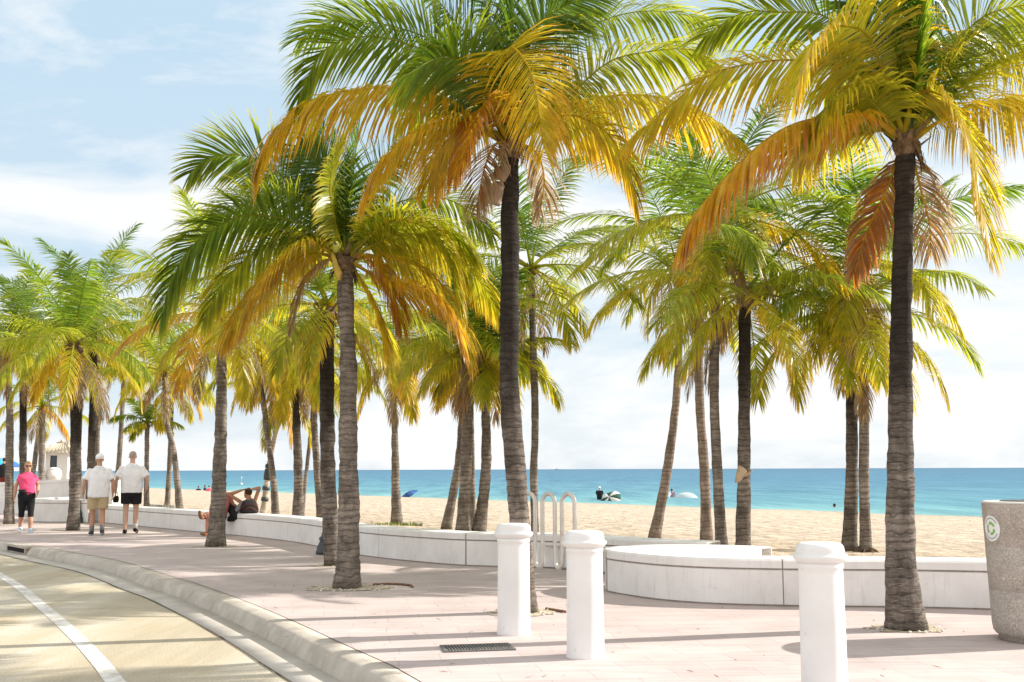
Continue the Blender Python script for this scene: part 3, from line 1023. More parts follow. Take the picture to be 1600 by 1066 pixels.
P3 = [
    dict(px=[(535, 390), (492, 323), (421, 258), (393, 247), (359, 241), (322, 250), (298, 270)], d=-0.4, age=.26, droop=.35, twist=1.0, tipage=.35),
    dict(px=[(530, 400), (468, 351), (412, 337), (369, 340), (322, 366), (288, 400), (263, 453), (252, 495)], d=-0.9, age=.22, droop=.75, twist=.75, n=96, Lmax=.74, wl=.034, tipage=.42),
    dict(px=[(532, 398), (489, 345), (440, 315), (380, 318), (330, 345)], d=0.6, age=.32, droop=.6, twist=.5),
    dict(px=[(530, 402), (489, 382), (455, 388), (406, 444), (378, 505)], d=-0.7, age=.60, droop=1.2, twist=.3, tipage=.38),
    dict(px=[(532, 405), (480, 395), (430, 420), (385, 470), (350, 530)], d=0.4, age=.62, droop=1.3, tipage=.35),
    dict(px=[(538, 390), (515, 290), (495, 195)], d=0.5, age=.10, droop=.3, twist=1.2),
    dict(px=[(541, 390), (552, 270), (565, 170)], d=0.4, age=.12, droop=.3, twist=-1.2),
    dict(px=[(545, 390), (590, 285), (640, 225)], d=0.4, age=.20, droop=.4, twist=-.9),
    dict(px=[(537, 388), (520, 330), (516, 285), (530, 225)], d=-0.9, age=.46, droop=.5, twist=1.15, Lmax=.34),
    dict(px=[(540, 385), (530, 300), (470, 230)], d=-.3, age=.16, droop=.4, twist=1.0),
    dict(px=[(545, 395), (600, 330), (660, 308), (715, 318), (770, 365)], d=0.7, age=.34, droop=.8, twist=-.6),
    dict(px=[(548, 398), (610, 345), (680, 365), (705, 420), (720, 480)], d=-0.5, age=.48, droop=.8, twist=-.5, tipage=.4),
    dict(px=[(550, 400), (630, 365), (700, 390), (750, 440), (778, 485)], d=0.0, age=.50, droop=.9, twist=-.6, tipage=.3),
    dict(px=[(550, 405), (600, 438), (660, 450), (700, 480), (722, 535)], d=-0.8, age=.70, droop=1.0, twist=-.4, tipage=.25),
    dict(px=[(552, 402), (610, 400), (670, 430), (720, 500), (735, 560)], d=0.3, age=.6, droop=1.1, twist=-.2, tipage=.35),
    dict(px=[(548, 415), (570, 450), (592, 500), (600, 545)], d=-0.4, age=.62, droop=.7, twist=-.6, tipage=.1, Lmax=.5),
    dict(px=[(534, 408), (500, 410), (470, 450), (455, 510)], d=-0.3, age=.97, droop=1.2, tipage=.1, gap=.4, wl=.018, Lmax=.4),
    dict(px=[(545, 405), (585, 400), (610, 440), (625, 500)], d=-0.2, age=.72, droop=1.1, tipage=.35, gap=.2, wl=.026),
    dict(px=[(538, 400), (510, 370), (480, 372), (450, 410)], d=1.2, age=.5, droop=1.0),
    dict(px=[(545, 400), (580, 360), (620, 360), (655, 410)], d=1.2, age=.5, droop=1.0),
    dict(px=[(532, 400), (470, 372), (410, 385), (350, 440), (318, 500)], d=0.2, age=.42, droop=1.0, twist=.4, tipage=.35),
    dict(px=[(548, 396), (600, 352), (650, 340), (700, 352), (745, 400)], d=-0.4, age=.4, droop=.9, twist=-.4, tipage=.3),
    dict(px=[(534, 395), (480, 300), (440, 275), (400, 290)], d=0.9, age=.2, droop=.6, twist=.7),
]
G_ = 'coconut palms along the beach promenade'
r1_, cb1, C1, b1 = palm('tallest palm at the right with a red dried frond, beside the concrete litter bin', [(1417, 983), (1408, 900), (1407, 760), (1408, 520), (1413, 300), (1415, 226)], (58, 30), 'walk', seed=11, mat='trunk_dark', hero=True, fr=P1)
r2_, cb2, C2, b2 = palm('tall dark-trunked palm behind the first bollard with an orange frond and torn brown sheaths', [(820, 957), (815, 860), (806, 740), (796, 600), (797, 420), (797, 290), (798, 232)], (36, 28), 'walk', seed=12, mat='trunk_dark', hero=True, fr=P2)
r3_, cb3, C3, b3 = palm('big grey-trunked palm in a gravel pit by the kerb, with one green coconut', [(543, 919), (545, 820), (544, 700), (544, 560), (540, 470), (539, 412)], (40, 25), 'walk', seed=13, mat='trunk', hero=True, fr=P3)
# lone green nut and yellow flower sheath on the kerb palm
mb = MB(); mb.ball((0, 0, 0), (0.055, 0.055, 0.075)); mb.build('coconut', MAT['coconut'], cb3, loc=A(525, 386, b3.y - .15) - b3)
mb = MB(); mb.tube([A(519, 395, b3.y - .14) - b3, A(524, 412, b3.y - .16) - b3, A(529, 428, b3.y - .15) - b3, A(531, 438, b3.y - .14) - b3], [.02, .035, .05, .03], 8, ell=.5)
mb.build('flower_sheath', noisy('yellow_sheath', (.42, .30, .05), (.55, .4, .08), 8), cb3)


def sheet_flap(name, parent, base, pts_l, pts_r, mat):
    a = catmull(pts_l, 8); b = catmull(pts_r, 8)
    mb = MB(); vs = []
    for p, q in zip(a, b):
        m_ = (p + q) / 2 + V((0, -0.03, 0))
        for x in (p, p.lerp(m_, .6), m_, q.lerp(m_, .6), q):
            vs.append(x + V((0, 0.012 * noise.noise(x * 18), 0.01 * noise.noise(x * 14 + V((4, 0, 0))))))
    fs = [(i * 5 + j, i * 5 + j + 1, i * 5 + j + 6, i * 5 + j + 5) for i in range(7) for j in range(4)]
    mb.add(vs, fs)
    o = mb.build(name, mat, parent, off=base)
    s = o.modifiers.new('s', 'SOLIDIFY'); s.thickness = 0.008
    return o


Y2 = C2[-1].y - 0.17
sheet_flap('leaf_sheath', cb2, b2, [A(783, 258, Y2), A(772, 268, Y2), A(768, 280, Y2)], [A(798, 258, Y2), A(796, 272, Y2), A(788, 284, Y2)], MAT['sheath'])
sheet_flap('leaf_sheath', cb2, b2, [A(774, 284, Y2 + .03), A(764, 302, Y2 + .02), A(756, 318, Y2 + .02)], [A(787, 287, Y2 + .03), A(785, 306, Y2 + .02), A(780, 323, Y2 + .02)], MAT['sheath'])

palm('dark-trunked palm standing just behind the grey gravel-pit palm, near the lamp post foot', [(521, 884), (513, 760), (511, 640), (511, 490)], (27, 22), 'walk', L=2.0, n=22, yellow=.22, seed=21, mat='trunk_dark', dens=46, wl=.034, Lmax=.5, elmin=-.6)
palm('palm on the paving right in front of the two people resting on the wall', [(337, 854), (343, 740), (346, 620), (347, 500)], (31, 16), 'walk', L=2.5, n=22, yellow=.25, seed=22, dens=44, wl=.036, elmin=-.55)
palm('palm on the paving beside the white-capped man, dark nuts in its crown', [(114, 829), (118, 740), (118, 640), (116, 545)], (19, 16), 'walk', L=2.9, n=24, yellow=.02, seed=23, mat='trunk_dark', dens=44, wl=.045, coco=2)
palm('grey-based palm at the photo edge, just left of the woman in pink', [(14, 819), (15, 720), (15, 640), (10, 540)], (16, 10), 'walk', L=2.7, n=22, yellow=.05, seed=24, dens=40, wl=.045)

# sand palms ---------------------------------------------------------------
SP = [
    # label, px, widths, kwargs
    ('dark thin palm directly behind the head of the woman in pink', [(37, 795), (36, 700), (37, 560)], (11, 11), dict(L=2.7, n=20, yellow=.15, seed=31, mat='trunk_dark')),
    ('palm with a low yellow frond standing beside the small hut', [(64, 785), (65, 720), (66, 640)], (11, 9), dict(L=2.2, n=16, yellow=.2, seed=32)),
    ('thin palm leaning across behind the hut-side palm', [(46, 782), (55, 715), (64, 640), (66, 560)], (8, 7), dict(L=2.4, n=16, yellow=.1, seed=33)),
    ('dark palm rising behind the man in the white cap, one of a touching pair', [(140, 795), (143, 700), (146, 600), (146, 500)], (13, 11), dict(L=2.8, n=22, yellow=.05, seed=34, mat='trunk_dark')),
    ('paler palm of the touching pair between the two walking men', [(151, 793), (152, 700), (153, 600), (150, 520)], (8, 7), dict(L=2.6, n=18, yellow=.15, seed=35)),
    ('slim palm curving up behind the bald man in black shorts', [(180, 785), (186, 720), (191, 640), (194, 570)], (9, 7), dict(L=2.5, n=18, yellow=.2, seed=36)),
    ('short young palm with a small light green crown, right of the bald man', [(229, 796), (229, 740), (230, 665)], (10, 7), dict(L=1.0, n=14, yellow=-.2, seed=37, Lmax=.34, wl=.055, dens=22, dead=0, elmin=-.1)),
    ('straight thin palm crossing behind a left-leaning trunk near the slatted bench', [(261, 794), (266, 700), (270, 570)], (9, 7), dict(L=2.4, n=18, yellow=.2, seed=38)),
    ('bent palm whose trunk leans left above the slatted bench', [(281, 799), (272, 710), (260, 655), (257, 585)], (12, 8), dict(L=2.5, n=18, yellow=.25, seed=39)),
    ('palm bending left just past the resting man and his backpack', [(431, 811), (426, 740), (414, 650), (409, 565)], (13, 8), dict(L=2.0, n=16, yellow=.15, seed=40)),
    ('dark straight palm between the bent palm and the twin slim ones', [(466, 814), (466, 730), (462, 640), (460, 572)], (20, 11), dict(L=2.2, n=18, yellow=.25, seed=42, mat='trunk_dark')),
    ('slender palm leaning right, crossing behind the dark straight palm', [(472, 800), (479, 735), (486, 670), (492, 590)], (7, 6), dict(L=2.0, n=14, yellow=.2, seed=43)),
    ('palm with grass at its foot, half hidden by the large grey pair', [(503, 813), (496, 740), (491, 660), (490, 560)], (15, 10), dict(L=2.2, n=18, yellow=.25, seed=44)),
    ('lone straight palm on open sand with green tufts round its foot', [(620, 818), (618, 740), (616, 650), (615, 565)], (19, 8), dict(L=2.0, n=18, yellow=.15, seed=45)),
    ('palm leaning away at the left of the three-trunk cluster', [(697, 826), (708, 770), (719, 700), (726, 555)], (17, 10), dict(L=1.75, n=17, yellow=.2, seed=46)),
    ('thickest front trunk of the three-trunk cluster behind the wall', [(723, 834), (727, 760), (729, 680), (729, 535)], (23, 16), dict(L=1.75, n=17, yellow=.12, seed=47, dens=40)),
    ('thin palm hidden in the middle of the three-trunk cluster', [(739, 829), (738, 740), (735, 540)], (10, 7), dict(L=1.75, n=17, yellow=.15, seed=48)),
    ('outward-curved right trunk of the three-trunk cluster', [(748, 834), (757, 760), (760, 690), (755, 565)], (23, 13), dict(L=1.75, n=17, yellow=.12, seed=49, dens=40)),
    ('slim palm seen just right of the dark tall trunk, behind the looped bike rack', [(836, 836), (834, 740), (836, 660), (832, 500), (830, 425)], (12, 11), dict(L=2.3, n=18, yellow=.1, seed=50, dens=42, wl=.036, elmin=-.5)),
    ('palm leaning to the right from behind the scrolled wall end', [(1022, 841), (1040, 750), (1055, 640), (1061, 540), (1062, 440)], (19, 11), dict(L=2.3, n=17, yellow=.12, seed=51, mat='trunk_pale', dens=42, wl=.036)),
    ('left one of two parallel slim palms behind the wall', [(1104, 845), (1101, 740), (1094, 640), (1090, 500), (1088, 395)], (19, 13), dict(L=2.5, n=16, yellow=.1, seed=52, mat='trunk_pale', dens=42, wl=.036)),
    ('right one of two parallel slim palms, roots spreading at the wall', [(1128, 861), (1121, 740), (1116, 620), (1118, 480), (1120, 345)], (19, 14), dict(L=2.5, n=17, yellow=.05, seed=53, dens=46, wl=.034)),
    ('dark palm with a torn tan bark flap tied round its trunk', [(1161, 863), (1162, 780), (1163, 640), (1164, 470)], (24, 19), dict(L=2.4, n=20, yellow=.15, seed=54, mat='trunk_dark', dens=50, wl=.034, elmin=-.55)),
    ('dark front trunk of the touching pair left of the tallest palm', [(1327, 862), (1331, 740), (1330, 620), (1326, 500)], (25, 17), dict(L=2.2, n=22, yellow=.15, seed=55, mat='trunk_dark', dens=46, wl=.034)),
    ('paler rear trunk of the touching pair, brown roots showing at its foot', [(1353, 864), (1350, 740), (1350, 620), (1344, 420)], (18, 15), dict(L=2.3, n=22, yellow=.2, seed=56, dens=46, wl=.034)),
]
SPO = {}
for lab, px, w, kw in SP:
    kw = dict(kw); seed = kw['seed']
    SPO[seed] = palm(lab, px, w, **kw)
# white painted palm wrapped with dark straps
root, cr, C, b0 = palm('pale leaning palm wrapped in black bands, behind the resting man and his backpack', [(411, 806), (420, 730), (432, 670), (445, 625)], (11, 7), seed=41, L=1.5, n=13, yellow=.2, mat='trunk_white', dead=1, elmin=-1.0)
for u in (0.16, 0.25, 0.36, 0.42):
    i = int(u * (len(C) - 1)); p = C[i]; t = (C[i + 1] - C[i]).normalized()
    mb = MB(); rr_ = 0.088
    hgt = .05 if u != 0.36 else 0.14
    mb.tube([p - t * hgt, p - t * hgt * .3, p + t * hgt * .3, p + t * hgt], [rr_, rr_ * 1.12, rr_ * 1.1, rr_], 12)
    mb.build('trunk_band', MAT['iron'], root, off=b0)
# bark flap on the dark palm
root, cr, C, b0 = SPO[54]
Yf = b0.y - .12
sheet_flap('bark_flap', root, b0, [A(1155, 727, Yf), A(1150, 742, Yf), A(1149, 755, Yf)], [A(1161, 731, Yf - .02), A(1167, 738, Yf - .02), A(1155, 753, Yf)], MAT['sheath'])
sheet_flap('bark_flap', root, b0, [A(1160, 741, Yf - .01), A(1168, 738, Yf - .01), A(1175, 733, Yf + .03)], [A(1161, 746, Yf - .01), A(1169, 743, Yf - .01), A(1175, 737, Yf + .03)], MAT['sheath'])
for o_ in root.children:
    if o_.name.startswith('bark_flap'): o_.data.materials[0] = noisy('bark_flap_tan', (.38, .27, .17), (.52, .40, .28), 9, .8, .2, .3) if 'bark_flap_tan' not in bpy.data.materials else bpy.data.materials['bark_flap_tan']
# exposed roots
for sd in (53, 56):
    root, cr, C, b0 = SPO[sd]
    mb = MB(); rr_ = random.Random(sd)
    for k in range(22):
        a = rr_.uniform(0, 6.28); h = V((math.cos(a), math.sin(a), 0))
        mb.tube([h * .07 + Z * rr_.uniform(.02, .10), h * .14 + Z * .04, h * rr_.uniform(.18, .26) - Z * .04], [.016, .012, .008], 5)
    mb.build('roots', MAT['fibre'], root)

# tree pits in the paving, gravel sheets + pebbles
def pit(c, rx, ry, seed):
    mb = MB(); vs = [(c.x, c.y, 0.006)]
    n = 40
    for k in range(n):
        a = 2 * math.pi * k / n
        q = .85 + .5 * noise.noise(V((math.cos(a) * 2.2, math.sin(a) * 2.2, seed)))
        vs.append((c.x + math.cos(a) * rx * q, c.y + math.sin(a) * ry * q, 0.005))
    mb.add(vs, [(0, 1 + k, 1 + (k + 1) % n) for k in range(n)])
    tag(mb.build('tree_pit', MAT['gravel'], smooth=False), kind='structure')
    return mb


pb = MB()
for cxy, rx, ry, sd, npb in ((b1, .36, .27, 1, 30), (b2, .40, .30, 2, 25), (b3, .58, .38, 3, 120), (G(521, 884), .35, .3, 4, 20), (G(337, 854), .45, .32, 5, 20), (G(114, 829), .4, .3, 6, 0), (G(14, 819), .4, .3, 7, 0)):
    pit(cxy, rx, ry, sd)
    rr_ = random.Random(sd)
    for k in range(npb):
        a = rr_.uniform(0, 6.28); q = math.sqrt(rr_.random())
        s = rr_.uniform(.006, .018)
        pb.ball((cxy.x + math.cos(a) * rx * q, cxy.y + math.sin(a) * ry * q, .006), (s * rr_.uniform(.8, 1.4), s, s * .7), nu=6, nv=4)
tag(pb.build('pebbles', MAT['pebble']), 'loose pale pebbles round the palm feet', 'gravel', kind='stuff')
# remains of a rusty tree frame
def frame_piece(label, pts, mat):
    mb = MB(); c = pts[0]
    mb.tube([p + Z * .012 for p in pts], [.014] * len(pts), 4)
    o = mb.build('tree_pit_edging', mat, off=c, loc=c)
    tag(o, label, 'edging')
frame_piece('rusty steel edging strip in the gravel right of the big kerb palm', catmull([G(583, 915), G(610, 914), G(640, 916), G(645, 919)], 14), MAT['rust'])
frame_piece('rusty steel edging strip on the paving behind the second bollard', catmull([G(853, 953), G(866, 955), G(884, 958)], 10), MAT['rust'])

# fallen leaf bits
lm = MB(); rr_ = random.Random(77)
for k in range(150):
    if k < 60:
        p = G(rr_.uniform(420, 1560), rr_.uniform(905, 1060))
        z = .006
    elif k < 110:
        i = rr_.randrange(120, 225); p = offset(SEAM, rr_.uniform(.29, .42))[i] if k % 2 else offset(SEAM, rr_.uniform(.3, .6))[i]; z = RZ + .02
    else:
        b_ = rr_.choice([b1, b2, b3]); p = b_ + V((rr_.uniform(-.9, .7), rr_.uniform(-.6, .5), 0)); z = .008
    if p.x > 3.9 or p.dot(ND) > 9.0: continue
    a = rr_.uniform(0, 6.28); L = rr_.uniform(.02, .11) if k % 3 else rr_.uniform(.01, .025); w = rr_.uniform(.003, .008)
    d = V((math.cos(a), math.sin(a), 0)); n_ = V((-d.y, d.x, 0))
    q = V((p.x, p.y, z))
    lm.add([q - d * L / 2, q - n_ * w + Z * .006, q + n_ * w + Z * .002, q + d * L / 2 + Z * rr_.uniform(0, .015)], [(0, 1, 2), (1, 3, 2)])
tag(lm.build('leaf_litter', noisy('dry_leaf_bits', (.13, .075, .04), (.34, .24, .14), 3, .8, .2, 0), smooth=False), 'scattered dry palm leaf bits on the paving and gutter', 'leaf litter', kind='stuff')

# grass tufts on the sand
gm = MB(); rr_ = random.Random(5)
for (px, py, sp, n) in ((620, 820, .55, 260), (500, 815, .3, 160), (508, 816, .2, 60), (128, 788, .3, 120)):
    c = GS(px, py)
    for k in range(n):
        a = rr_.uniform(0, 6.28); q = sp * math.sqrt(rr_.random())
        p = c + V((math.cos(a) * q, math.sin(a) * q * .7, 0)); h = rr_.uniform(.03, .09)
        d = V((rr_.uniform(-.6, .6), rr_.uniform(-.6, .6), 1)).normalized()
        w = V((math.cos(a * 3), math.sin(a * 3), 0)) * .012
        gm.add([p - w - Z * .03, p + w - Z * .03, p + d * h], [(0, 1, 2)])
tag(gm.build('grass', MAT['grass'], smooth=False), 'sparse green tufts on the sand at the palm feet', 'grass', kind='stuff')

# ------------------------------------------------------------------ bollards
def bollard(label, loc):
    root = empty('bollard', loc)
    tag(root, label, 'bollard', 'white bollards on the promenade')
    mb = MB()
    mb.lathe([(.148, -.02), (.148, 0.0), (.146, .02), (.1415, .06), (.139, .4), (.137, .74), (.137, .775), (.1425, .782), (.1425, .802), (.137, .81), (.137, .82)], n=48)
    s = mb.build('shaft', MAT['bollard'], root)
    mb = MB()
    mb.lathe([(.12, .81), (.145, .812), (.158, .826), (.169, .840), (.171, .849), (.168, .858), (.153, .864), (.150, .872), (.150, .89), (.146, .91), (.135, .925), (.115, .933), (.06, .936), (.002, .937)], n=48)
    mb.build('cap', MAT['bollard'], root)
    return root


bollard('white bollard in front of the tall dark palm, farthest of three', G(803, 990))
bollard('white bollard in front of the looped bike rack, middle of three', G(915, 1026))
pb3 = A(1286, 1066, 7.02); 
bollard('white bollard nearest the viewer, standing alone before the near wall', V((A(1286, 1000, 7.0).x, 7.0, 0)))

# ------------------------------------------------------------------ bike rack
def bike_rack():
    xs = [(817, 836), (847, 867), (878, 898)]
    def P(x, z):
        u = (x - 817) / (898 - 817)
        Y = 13.5 - 0.55 * u
        q = A(x, 800, Y); q.z = z
        return q
    base = P(857, 0)
    root = empty('bike_rack', base)
    tag(root, 'silver looped pipe bike rack with rusty bends, between two bollards', 'bike rack')
    pts = []
    top, bot = 1.0, 0.30
    legs = [817, 836, 847.5, 867, 878, 898]
    pts.append(P(817, -.02)); pts.append(P(817, .3)); pts.append(P(817, .8))
    def arc(x0, x1, zc, up):
        r_ = []
        for k in range(0, 13):
            a = math.pi * k / 12
            x = (x0 + x1) / 2 - (x1 - x0) / 2 * math.cos(a)
            rr = (P(x1, 0) - P(x0, 0)).length / 2 * 1.1
            r_.append(P(x, zc + (1 if up else -1) * rr * math.sin(a)))
        return r_
    pts += arc(817, 836, top, True) + [P(836, .7)] + arc(836, 847.5, bot, False) + [P(847.5, .7)] + arc(847.5, 867, top, True) + [P(867, .7)] + arc(867, 878, bot, False) + [P(878, .7)] + arc(878, 898, top, True) + [P(898, .8), P(898, .3), P(898, -.02)]
    mb = MB(); mb.tube(pts, .026, 12)
    mb.build('pipe', MAT['metal'], root, off=base)
    for x in (817, 898):
        mb = MB(); mb.lathe([(.07, 0), (.07, .012), (.03, .016), (.028, .03)], n=20)
        mb.build('foot_plate', MAT['metal'], root, loc=P(x, .002) - base)


bike_rack()

# ------------------------------------------------------------------ litter bin
def litter_bin():
    c = V((4.32, 9.12, 0))
    root = empty('litter_bin', c)
    tag(root, 'large stone-grey concrete litter bin with a round green recycling sticker', 'litter bin')
    mb = MB()
    rz_ = lambda z: .366 + (z - .13) * .034
    mb.lathe([(.32, -.01), (.32, .04), (.34, .05), (.358, .075), (.366, .13), (rz_(.40), .40), (rz_(.4) - .002, .402), (rz_(.4) - .002, .408), (rz_(.41), .41), (rz_(.76), .76), (rz_(.76) - .002, .762), (rz_(.76) - .002, .768), (rz_(.77), .77), (rz_(1.085), 1.085), (rz_(1.1), 1.105), (.392, 1.11)], n=64)
    mb.build('body', MAT['agg'], root)
    mb = MB()
    mb.lathe([(.3945, 1.108), (.402, 1.112), (.402, 1.120), (.38, 1.124), (.30, 1.124), (.29, 1.10)], n=64, cap=False)
    mb.build('rim', noisy('pale_rim', (.6, .57, .53), (.7, .68, .64), 8, .5), root)
    mb = MB(); mb.lathe([(.30, 1.08), (.285, 1.118), (.25, 1.13), (.14, 1.136), (.13, 1.13), (.13, 1.09)], n=40)
    mb.build('liner', MAT['iron'], root)
    # sticker patch wrapped on the curved side
    to_cam = math.atan2(-c.y, -c.x)
    az = to_cam - R(56)
    zc = .905
    def S(dx, dz, lift):
        rad = .373 + (zc + dz - .40) * 0.0365 + .0035 + lift
        rad = .366 + (zc + dz - .13) * .034 + lift + .003
        a = az + dx / .39
        return (math.cos(a) * rad, math.sin(a) * rad, zc + dz)
    def disc(r0, r1, a0, a1, n, lift):
        mb = MB(); vs = []
        for k in range(n + 1):
            a = a0 + (a1 - a0) * k / n
            for m_ in range(5):
                r = r0 + (r1 - r0) * m_ / 4
                vs.append(S(math.cos(a) * r, math.sin(a) * r, lift))
        fs = [(k * 5 + j, k * 5 + j + 1, k * 5 + j + 6, k * 5 + j + 5) for k in range(n) for j in range(4)]
        mb.add(vs, fs)
        return mb
    wh = M('sticker_white', (.8, .8, .78), .5)
    gr = M('sticker_green', (.18, .45, .08), .5)
    gy = M('sticker_print', (.35, .37, .36), .5)
    st = disc(0.0, .105, 0, 2 * math.pi, 48, 0).build('sticker', wh, root)
    am = MB()
    for k in range(3):
        a0 = k * 2.094 + .35
        d = disc(.034, .054, a0, a0 + 1.25, 12, .0015)
        am.add(d.v, d.f)
        # arrow head
        a1 = a0 + 1.25
        t3 = [S(math.cos(a1) * .024, math.sin(a1) * .024, .0015), S(math.cos(a1) * .064, math.sin(a1) * .064, .0015), S(math.cos(a1 + .5) * .045, math.sin(a1 + .5) * .045, .0015)]
        am.add(t3, [(0, 1, 2)])
    am.build('recycling_arrows', gr, st)
    for a0 in (.5, 3.6):
        disc(.078, .088, a0, a0 + 2.2, 20, .0015).build('sticker_print', gy, st)


litter_bin()

# ------------------------------------------------------------------ drain grate
def grate():
    a, b, c, d = G(675, 1009), G(703, 1021), G(815, 1017), G(790, 1006)
    ctr = (a + b + c + d) / 4
    root = empty('drain_grate', ctr)
    tag(root, 'dark slotted drain grate set flush in the paving left of the bollards', 'drain grate')
    e1 = (c - b); L = e1.length; e1.normalize(); w = 0.30
    rot = math.atan2(e1.y, e1.x)
    fm = MB()
    for sy in (-1, 1): fm.box((0, sy * w / 2, .003), (L, .02, .016))
    for sx in (-1, 1): fm.box((sx * (L / 2 - .01), 0, .004), (.02, w - .022, .016))
    dk = noisy('grate_iron', (.10, .095, .09), (.19, .18, .17), 20, .6, .4)
    o = fm.build('frame', dk, root, smooth=False); o.rotation_euler.z = rot
    bm_ = MB(); n = 22
    for k in range(n): bm_.box((-L / 2 + .03 + (L - .06) * k / (n - 1), 0, .004), (.013, w - .025, .010))
    o = bm_.build('bars', dk, root, smooth=False); o.rotation_euler.z = rot
    pm = MB(); pm.add([(-L / 2, -w / 2, .001), (L / 2, -w / 2, .001), (L / 2, w / 2, .001), (-L / 2, w / 2, .001)], [(0, 1, 2, 3)])
    o = pm.build('pit', M('drain_shade', (.02, .02, .02), .9), root, smooth=False); o.rotation_euler.z = rot  # flat sheet without depth; shade below the bars is painted near-black


grate()

# storm drain slot in the kerb
def inlet():
    p = G(62, 858, -0.08); q = G(78, 868, -0.08)
    ci = min(range(len(SEAM)), key=lambda i: (SEAM[i] - G(66, 851)).length)
    c = offset(SEAM, 0.2)[ci]; t = (SEAM[ci + 1] - SEAM[ci - 1]).normalized()
    ang = math.atan2(t.y, t.x)
    root = empty('storm_drain', V((c.x, c.y, RZ)), ang)
    tag(root, 'dark storm drain slot with a stone lip in the kerb near the woman', 'storm drain')
    mb = MB(); mb.box((0, -.052, .075), (1.15, .06, .085))
    mb.build('opening', M('inlet_shade', (.015, .013, .012), 1), root, smooth=False)  # solid block; the slot's inner shade is put in as near-black colour
    mb = MB(); mb.box((0, 0.0, .135), (1.4, .20, .045)); mb.box((-.62, -.05, .06), (.09, .08, .12)); mb.box((.62, -.05, .06), (.09, .08, .12))
    mb.build('lip', MAT['kerb'], root, smooth=False)


inlet()

# ------------------------------------------------------------------ lamp posts (only the foot shows)
def lamp_post(label, loc, H=3.3):
    root = empty('lamp_post', loc)
    tag(root, label, 'lamp post', 'iron lamp posts on the promenade')
    mb = MB()
    mb.lathe([(.20, 0), (.20, .05), (.185, .07), (.185, .12), (.16, .16), (.135, .22), (.15, .245), (.15, .27), (.115, .30), (.085, .42), (.072, .55), (.085, .57), (.085, .60), (.06, .62)], n=16)
    mb.build('base', MAT['iron'], root)
    mb = MB(); mb.lathe([(.058, .6), (.05, 1.5), (.042, H), (.06, H + .02), (.06, H + .06), (.03, H + .08)], n=14)
    mb.build('pole', MAT['iron'], root)
    mb = MB(); mb.lathe([(.05, H + .08), (.10, H + .12), (.13, H + .25), (.11, H + .36)], n=14)
    mb.build('lantern', M('lantern_glass', (.6, .6, .56), .2), root)
    mb = MB(); mb.lathe([(.15, H + .36), (.10, H + .42), (.03, H + .48), (.01, H + .54)], n=14)
    mb.build('lantern_cap', MAT['iron'], root)


lamp_post('black iron lamp post foot showing behind the twin grey palm trunks', G(512, 866))
lamp_post('black iron lamp post foot by the wall, behind the palm beside the white-capped man', G(119, 817))

# ------------------------------------------------------------------ far left: ramp wall, hut, bench
def prism(mb, pts, y_off, z0, z1):
    pass


def poly_wall(name, label, cat, a, b, th, z0, za, zb, mat, cap=True):
    """straight wall from a to b (xy), sloping top za..zb"""
    t = (b - a); L = t.length; t.normalize(); n_ = V((-t.y, t.x, 0))
    base = (a + b) / 2; base = V((base.x, base.y, z0))
    root = empty(name, base); tag(root, label, cat)
    mb = MB(); vs = []
    for p, zt in ((a, za), (b, zb)):
        for s in (-.5, .5):
            for z in (z0 - .05, zt - .10): vs.append(V((p.x, p.y, 0)) + n_ * (s * th) + Z * z)
    fs = [(0, 1, 5, 4), (2, 6, 7, 3), (1, 3, 7, 5), (0, 2, 3, 1), (4, 5, 7, 6)]
    mb.add(vs, fs); mb.build('body', mat, root, off=base, smooth=False)
    mb = MB(); vs = []
    for p, zt, e in ((a, za, -.03), (b, zb, .03)):
        for s in (-.5, .5):
            for z in (zt - .098, zt): vs.append(V((p.x, p.y, 0)) + t * e + n_ * (s * (th + .06)) + Z * z)
    mb.add(vs, fs + [(0, 4, 6, 2)]); mb.build('cap', mat, root, off=base, smooth=False)


ew_a = A(-60, 800, 37.5); ew_b = A(118, 800, 36.0)
poly_wall('ramp_wall', 'tall white ramp wall behind the woman in pink and below the hut', 'wall', V((ew_a.x, ew_a.y, 0)), V((ew_b.x, ew_b.y, 0)), .35, 0, A(40, 757, 37).z, A(110, 748, 36).z, MAT['white'])
e2a = A(122, 800, 36.6); e2b = A(183, 800, 34.6)
poly_wall('ramp_wall', 'white wall panel standing between the two walking men', 'wall', V((e2a.x, e2a.y, 0)), V((e2b.x, e2b.y, 0)), .35, 0, A(150, 746, 35).z, A(180, 744, 35).z, MAT['white'])
# small planter scroll at the end of the long wall
sc_c = V((-15.4, 35.3, 0))
lp_ = [A(88, 800, 31.0), A(104, 800, 30.2), A(122, 800, 31.3)]
curl2 = [V((-13.3, 33.2, 0)), V((-13.7, 32.0, 0)), V((-13.4, 31.0, 0)), V((-12.8, 30.5, 0)), V((-12.1, 30.4, 0)), V((-11.4, 30.0, 0))]
wall_sweep('planter_wall', 'short curved white planter wall by the palm with dark nuts', curl2, .4, h=.62)
planter = MB()
